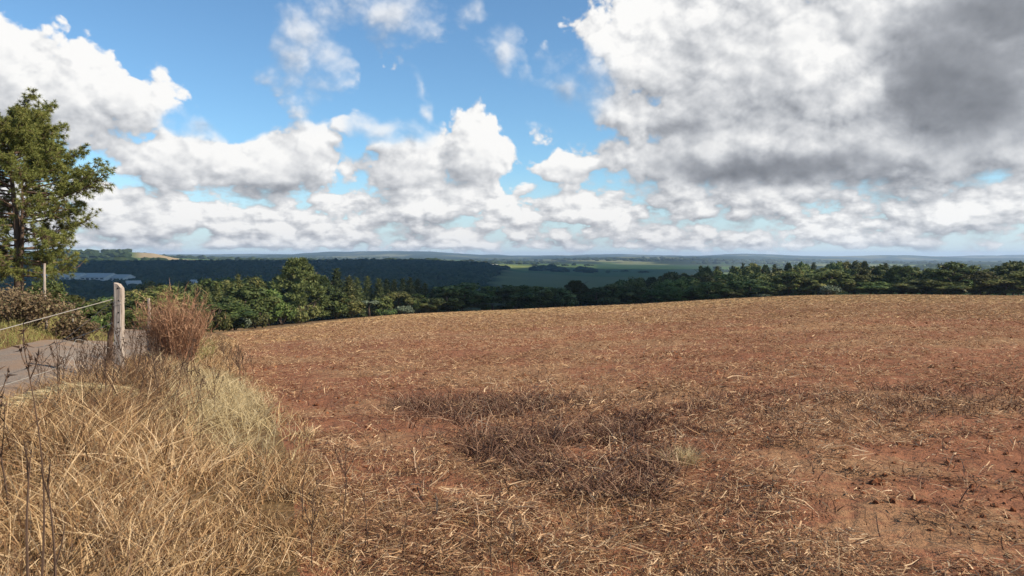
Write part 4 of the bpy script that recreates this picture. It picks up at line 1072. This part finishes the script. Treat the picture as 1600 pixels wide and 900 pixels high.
def straw():
    g = np.random.default_rng(50)
    X, Y, r = scatter(1000000, 2.0, 60, pw=.66, g=g)
    trk = 0 * X
    for (x0, y0, a, b) in ((1.0, 24, .10, .004), (1.6, 26, .10, .004), (-6, 34, -.05, .006), (4, 15.5, .22, .003)):
        q = (Y - (y0 + (X - x0) * a + b * (X - x0) ** 2)) / .28; trk = trk + np.exp(-q * q) * sstep(np.abs(X - x0 - 5), 11, 5)
    den = .50 - .6 * trk + 1.5 * fbm(X / 1.3, Y / 1.3, 4, 41) + 2.3 * fbm(X / .3, Y / .3, 2, 43)
    den -= .36 * sstep(X, 1.9, 3.4) * sstep(Y, 7.5, 5.5) * (fbm(X / .8, Y / .8, 3, 44) > -.06)
    den -= .35 * np.exp(-((X - edge_x(Y) - 1.6) / 1.0) ** 2) * sstep(Y, 7, 10)
    den += .40 * sstep(Y, 6.5, 4.5) * sstep(X, 2.2, 1.0)
    keep = in_field(X, Y) & (g.random(len(X)) < den * np.where(inpoly(X, Y, STUB) & (X < 2.2), .65, 1))
    X, Y, r = X[keep], Y[keep], r[keep]; n = len(X)
    # straws lie in loose swaths of like direction
    th = fbm(X / .9, Y / .9, 2, 47) * 7 + g.normal(size=n) * .8
    D = unit(np.stack([np.cos(th), np.sin(th), g.normal(size=n) * .32 + .06], -1))
    sc = 1 + r / 38
    L = g.gamma(2.6, .0215, n).clip(.02, .24) * sc
    W = g.gamma(5, .00105, n).clip(.002, .011) * (1 + r / 22)
    Z = ground(X, Y) + g.random(n) ** 1.6 * (.06 + .16 * np.clip(fbm(X / .3, Y / .3, 2, 43) + .1, 0, .5)) * (1 + r / 25) + .006
    sd = unit(np.cross(D, [0, 0, 1.]) + g.normal(size=(n, 3)) * .45)
    B = np.stack([g.normal(size=n) * .35, g.normal(size=n) * .35, -.10 + g.normal(size=n) * .18], -1)
    V, Q = blades(np.stack([X, Y, Z], -1), D, L, W, B, 2, sd, .35)
    V, Q = V.reshape(n, 6, 3), None; qd = np.array([[0, 1, 3, 2], [2, 3, 5, 4]])
    nearby = g.random(n) < sstep(r, 15, 7)
    for sel, m_, lab in ((nearby, M_STRAW, 'broken straw strewn over the red earth close by'), (~nearby, M_STRAW_MID, 'broken straw strewn over the middle of the field')):
        k = int(sel.sum()); tag(make_mesh('straw', V[sel].reshape(-1, 3), [((np.arange(k) * 6)[:, None, None] + qd[None]).reshape(-1, 4)], m_), lab, 'straw', kind='stuff')
    X, Y, r = scatter(260000, 36, 190, pw=.9, g=g)
    keep = in_field(X, Y) & (g.random(len(X)) < .65 + 1.2 * fbm(X / 6, Y / 6, 4, 61)) & (r < brow(np.degrees(np.arctan2(X, Y)))[0] * 1.02)
    X, Y, r = X[keep], Y[keep], r[keep]; n = len(X)
    th = g.uniform(0, 6.28, n); D = unit(np.stack([np.cos(th), np.sin(th), g.uniform(0, .5, n)], -1))
    V, Q = blades(np.stack([X, Y, ground(X, Y) + .01], -1), D, g.uniform(.10, .28, n) * (1 + r / 110), g.uniform(.014, .032, n) * (1 + r / 110), np.tile([0, 0, -.25], (n, 1)), 1, None, .4)
    tag(make_mesh('straw', V, [Q], M_STRAW_FAR), 'straw stubble on the far slope of the field', 'straw', kind='stuff')
straw()
def stubble():
    g = np.random.default_rng(52)
    X, Y, r = scatter(120000, 4.6, 15, -20, 46, pw=1.2, g=g)
    w = 1.0 * inpoly(X, Y, STUB); 
    edge = .52 + 2.4 * fbm(X / .8, Y / .8, 3, 71) + 1.4 * fbm(X / .2, Y / .2, 2, 72)
    right = sstep(X, 1.2, 2.4)
    keep = (w > 0) & (g.random(len(X)) < edge * (1 - .55 * right))
    stray = (w == 0) & in_field(X, Y) & (g.random(len(X)) < .022 + .22 * np.clip(fbm(X / 1.5, Y / 1.5, 3, 75) - .12, 0, 1))
    keep |= stray
    X, Y, r = X[keep], Y[keep], r[keep]; n = len(X)
    D = unit(np.stack([g.normal(size=n) * .38, g.normal(size=n) * .38, np.ones(n)], -1))
    L = g.uniform(.07, .28, n) * np.where(X > 1.6, .65, 1); B = g.normal(size=(n, 3)) * np.array([.6, .6, .15]) - [0, 0, .25]
    V, Q = blades(np.stack([X, Y, ground(X, Y) - .01], -1), D, L, g.uniform(.005, .012, n), B, 3, None, .45)
    tag(make_mesh('stubble', V, [Q], M_STALK), 'patch of dark standing stubble stalks in the field', 'stubble', kind='stuff')
stubble()
# ------------------------------------------------------------------ the dry verge
def verge():
    g = np.random.default_rng(54)
    X, Y, r = scatter(520000, 1.6, 46, -62, 8, pw=.6, g=g)
    ex = edge_x(Y); into = ex - X + .5 * fbm(X / .7, Y / .7, 3, 81)
    rd = road_d(X, Y)
    keep = (into > -.15) & (rd > ROAD_HALF - .22 - .25 * fbm(X * 2, Y * 2, 2, 85)) 
    flat = np.exp(-(((X + 5.35) / .55) ** 2 + ((Y - 9.0) / .55) ** 2)) > .35
    keep &= ~(flat & (g.random(len(X)) < .85))
    keep &= g.random(len(X)) < .50 + .25 * (r < 5.5) + 2.4 * fbm(X / .38, Y / .38, 3, 86)
    X, Y, r, into = X[keep], Y[keep], r[keep], into[keep]; n = len(X)
    pale = (np.exp(-((into - .75) / .95) ** 2) * sstep(Y, 6.0, 7.6) * sstep(Y, 18, 13.5)) > .25 + .6 * g.random(n)
    brown = ~pale & (g.random(n) < .10 + .45 * np.exp(-((into - 2.0) / 1.0) ** 2) * sstep(Y, 6.5, 8) + .9 * np.clip(fbm(X / .6, Y / .6, 3, 93) - .05, 0, .5))
    hgt = np.interp(into, [-.15, .4, 1.2, 3], [.10, .24, .35, .38]) * (1 + .8 * fbm(X / .8, Y / .8, 3, 88)) * g.uniform(.45, 1.25, n)
    hgt *= np.interp(np.hypot(X, Y), [2, 4, 8], [.42, .62, .92])
    lean = np.stack([g.normal(size=n), g.normal(size=n)], -1) * .33 + np.stack([fbm(X / .3, Y / .3, 2, 90), fbm(X / .3, Y / .3, 2, 91)], -1) * .45
    low = g.random(n) < .22
    lean[low] *= 2.4; hgt[low] *= .75
    D = unit(np.concatenate([lean, np.ones((n, 1))], 1))
    B = np.concatenate([lean * .55 + g.normal(size=(n, 2)) * .35, -np.abs(g.normal(size=(n, 1))) * .28], 1)
    W = (g.uniform(.0024, .0060, n) + .005 * (g.random(n) < .12)) * (1 + r / 14)
    P = np.stack([X, Y, ground(X, Y) - .01], -1)
    for sel, m, lab in ((~pale & ~brown, M_GRASS, 'tall tangled dry golden grass on the verge'), (brown, M_GRASS_B, 'dark brown dead stems among the verge grass'), (pale, M_GRASS_P, 'pale feathery grass along the field edge')):
        V, Q = blades(P[sel], D[sel], hgt[sel] * (1.05 if m is M_GRASS_P else 1), W[sel] * (.75 if m is M_GRASS_P else 1), B[sel], 3, None, .2)
        tag(make_mesh('dry_grass', V, [Q], m), lab, 'grass', kind='stuff')
    # transition: trampled grass and straw spreading right at the bottom
    X, Y, r = scatter(130000, 1.8, 8.0, -30, 36, pw=.8, g=g)
    off = X - edge_x(Y); keep = (off > -.2) & (g.random(len(X)) < np.interp(off, [-.2, .2, 1.2, 3.4], [.8, .5, .26, .0]) * (.8 + 2.0 * fbm(X / .5, Y / .5, 3, 95)) * sstep(Y, 8.0, 4.5))
    X, Y, r = X[keep], Y[keep], r[keep]; n = len(X)
    D = unit(np.concatenate([g.normal(size=(n, 2)) * .8, np.ones((n, 1))], 1)); B = np.concatenate([g.normal(size=(n, 2)) * .6, -np.abs(g.normal(size=(n, 1))) * .5], 1)
    V, Q = blades(np.stack([X, Y, ground(X, Y) - .01], -1), D, g.uniform(.06, .22, n), g.uniform(.0025, .006, n), B, 3, None, .2)
    tag(make_mesh('dry_grass', V, [Q], M_GRASS), 'thin dry grass straggling into the field', 'grass', kind='stuff')
    # green strip on the far roadside
    X = g.uniform(-18, -6.5, 60000); Y = g.uniform(12, 34, 60000); rd = road_d(X, Y)
    keep = ((rd < -ROAD_HALF - .0) & (rd > -ROAD_HALF - 3.2) | (rd > ROAD_HALF - .1) & (rd < ROAD_HALF + 1.3) & (Y > 16.5)) & (g.random(60000) < .6 + fbm(X, Y, 3, 97))
    X, Y = X[keep], Y[keep]; n = len(X)
    D = unit(np.concatenate([g.normal(size=(n, 2)) * .35, np.ones((n, 1))], 1)); B = np.concatenate([g.normal(size=(n, 2)) * .4, -.3 * np.ones((n, 1))], 1)
    V, Q = blades(np.stack([X, Y, ground(X, Y) - .01], -1), D, g.uniform(.12, .38, n), g.uniform(.008, .016, n), B, 2, None, .2)
    tag(make_mesh('grass', V, [Q], M_GRASS_G), 'yellow green grass along both sides of the road end', 'grass', kind='stuff')
    # flattened pale straw at the road edge
    n = 5200; a = g.uniform(0, 6.28, n); q = g.random(n) ** .5
    X = -5.4 + np.cos(a) * q * .75; Y = 9.05 + np.sin(a) * q * .55; th = g.normal(size=n) * .5 + .2
    D = unit(np.stack([np.cos(th), np.sin(th), g.normal(size=n) * .1], -1)); Z = ground(X, Y) + .05 + .10 * (1 - q * q) * g.random(n)
    V, Q = blades(np.stack([X, Y, Z], -1) - D * .2, D, g.uniform(.2, .55, n), g.uniform(.004, .010, n), np.stack([0 * X, 0 * X, -.12 * np.ones(n)], -1), 3, None, .3)
    tag(make_mesh('straw', V, [Q], M_GRASS_P), 'flattened mat of pale straw at the road edge', 'straw', kind='stuff')
verge()
# ------------------------------------------------------------------ weeds standing out of the grass, one by one
def weed_mesh(h, br, seed, heads=True, r=.006, spread=.5, lo=.35, bl=1.0):
    g = np.random.default_rng(seed); k = np.linspace(0, 1, 10)
    P = np.stack([.05 * h * np.sin(3 * k + seed) * k, .05 * h * np.cos(2 * k + seed) * k - .05 * h * 0, h * k], -1)
    st, tw = MB(), MB(); V, Q, T = tube(P, r * (1 - .7 * k), 5); st.add(V, Q, T)
    for i in range(br):
        t = g.uniform(lo, .97); b = np.array([np.interp(t, k, P[:, j]) for j in range(3)]); a = g.uniform(0, 6.28); L = h * g.uniform(.10, .30) * (1.25 - t) * 1.6 * bl
        e = np.array([b, b + L * np.array([math.cos(a) * spread * .6, math.sin(a) * spread * .6, .55]), b + L * np.array([math.cos(a) * spread, math.sin(a) * spread, 1.15])])
        V, Q, T = tube(e, [r * .5, r * .4, r * .25], 4); tw.add(V, Q, T)
        if heads:
            n = 7; q = g.uniform(.3, 1, n)[:, None]; c = e[1] + (e[2] - e[1]) * q
            V, Q = blades(c, unit(g.normal(size=(n, 3)) + [0, 0, .8]), g.uniform(.012, .035, n), .010, g.normal(size=(n, 3)) * .2, 1); tw.add(V, Q)
    if not heads:
        st.V += tw.V; [st.F[k].extend(f + st.n for f in tw.F[k]) for k in (3, 4)]
        return (st.build('stem', M_WEED, link=False),)
    return st.build('stem', M_WEED, link=False), tw.build('twigs', M_WEED, link=False)
def weed(x, y, ms, s, yaw, lean, label, group=None):
    root = tag(empty('dry_weed', (x, y, gz(x, y) - .03)), label, 'weed', group); root.rotation_euler = (lean[1], lean[0], yaw); root.scale = (s, s, s)
    for o in ms:
        c = o.copy(); COL.objects.link(c); c.parent = root
W1, W2, W3, W4 = weed_mesh(1.15, 6, 1, True, .0055, .35, .80, .5), weed_mesh(.75, 12, 2, True, .0055, .6), weed_mesh(.6, 8, 3, True, .005, .5), weed_mesh(.55, 3, 4, False, .0065, .3)
weed(-2.03, 3.2, W1, 1.06, .3, (.02, 0), 'tallest dark weed stalk rising from the bottom left corner past the road')
weed(-1.98, 3.05, W4, 1.3, 1.3, (.05, 0), 'short thick dark stalk beside the foot of the tallest weed')
weed(-1.92, 3.12, W4, 1.15, 2.3, (.08, .05), 'thin dark stalk touching the right of the tallest weed', None)
weed(-2.95, 4.4, W3, 1.5, .9, (-.05, 0), 'bare branching weed at the left edge of the view, left of the tallest weed')
GW = 'dark seeding weeds on the verge left of the pale feathery grass'
gw = random.Random(8)
for i in range(34):
    y = gw.uniform(7.6, 13.5); x = edge_x(y) - gw.uniform(1.0, 2.7)
    weed(x, y, (W2, W3, W2, W4)[i % 4], gw.uniform(.75, 1.25), gw.uniform(0, 6.28), (gw.uniform(-.15, .15), gw.uniform(-.15, .15)), 'dark seeding weed in the dry verge between the fence post and the pale grass', GW)
for i in range(18):
    y = gw.uniform(9.8, 12.4); x = road_x(y) + ROAD_HALF + gw.uniform(-.25, .5)
    weed(x, y, (W2, W3)[i % 2], gw.uniform(.6, 1.0), gw.uniform(0, 6.28), (gw.uniform(-.2, .2), gw.uniform(-.2, .2)), 'thin dark weed at the near road edge left of the fence post', 'weeds along the near road edge')
for i in range(14):
    y = gw.uniform(12.5, 19.5); x = edge_x(y) - gw.uniform(-.1, .6)
    weed(x, y, (W2, W3)[i % 2], gw.uniform(.7, 1.1), gw.uniform(0, 6.28), (gw.uniform(-.15, .15), gw.uniform(-.15, .15)), 'reddish dark weed at the field edge near the dry shrub', 'weeds along the field edge by the dry shrub')
for i, (x, y, s) in enumerate([(-1.02, 4.6, .8), (-.86, 4.45, .75), (-1.12, 4.2, .7), (-.62, 4.3, .62), (-.11, 4.1, .62), (.0, 3.95, .5), (-.16, 3.75, .55), (-1.45, 5.2, .8), (-1.25, 5.6, .7)]):
    weed(x, y, (W4, W4, W2)[i % 3], s, i * 1.7, (.03 * (i % 3 - 1), 0), 'thin upright dark stalk in the trampled straw at the bottom middle', 'upright stalks in the trampled straw')
weed(1.28, 6.75, W4, .38, 0, (0, 0), 'short dark stub beside the small pale tuft in the field')
weed(4.35, 6.4, W3, .32, 2, (.2, 0), 'small dark branching weed near the right edge in the red soil')
def tuft():
    g = np.random.default_rng(77); x, y = 1.52, 6.6; n = 420
    P = np.stack([g.normal(size=n) * .06, g.normal(size=n) * .06, 0 * g.random(n)], -1); D = unit(np.concatenate([g.normal(size=(n, 2)) * .4 + P[:, :2] * 4, np.ones((n, 1))], 1))
    V, Q = blades(P, D, g.uniform(.1, .26, n), .0035, np.concatenate([g.normal(size=(n, 2)) * .2, -.25 * np.ones((n, 1))], 1), 3)
    o = make_mesh('grass_tuft', V, [Q], M_GRASS_P); o.location = (x, y, gz(x, y)); tag(o, 'small pale grass tuft standing alone in the stubble', 'grass tuft')
tuft()
def clods():
    g = np.random.default_rng(78); X, Y, r = scatter(26000, 2.5, 40, -44, 44, pw=.8, g=g); k = in_field(X, Y) & (g.random(len(X)) < .5 + 2 * fbm(X / 2, Y / 2, 3, 99)); X, Y, r = X[k], Y[k], r[k]; n = len(X)
    V0, F0 = ico(1); s = g.gamma(1.6, .0055, n) * (1 + r / 60)
    V = V0[None] * (s[:, None] * g.uniform(.6, 1.2, (n, 3)))[:, None] * (1 + .2 * g.normal(size=(n, len(V0), 1))) + np.stack([X, Y, ground(X, Y)], -1)[:, None]
    def f(T, b): T.put(b.inputs['Base Color'], T.mix(island(T), (.10, .036, .018), (.26, .105, .05)))
    tag(make_mesh('soil_clods', V.reshape(-1, 3), [((np.arange(n) * len(V0))[:, None, None] + F0[None]).reshape(-1, 3)], mat('red clod', f, 1, .05)), 'small red earth clods on the field', 'soil', kind='stuff')
clods()
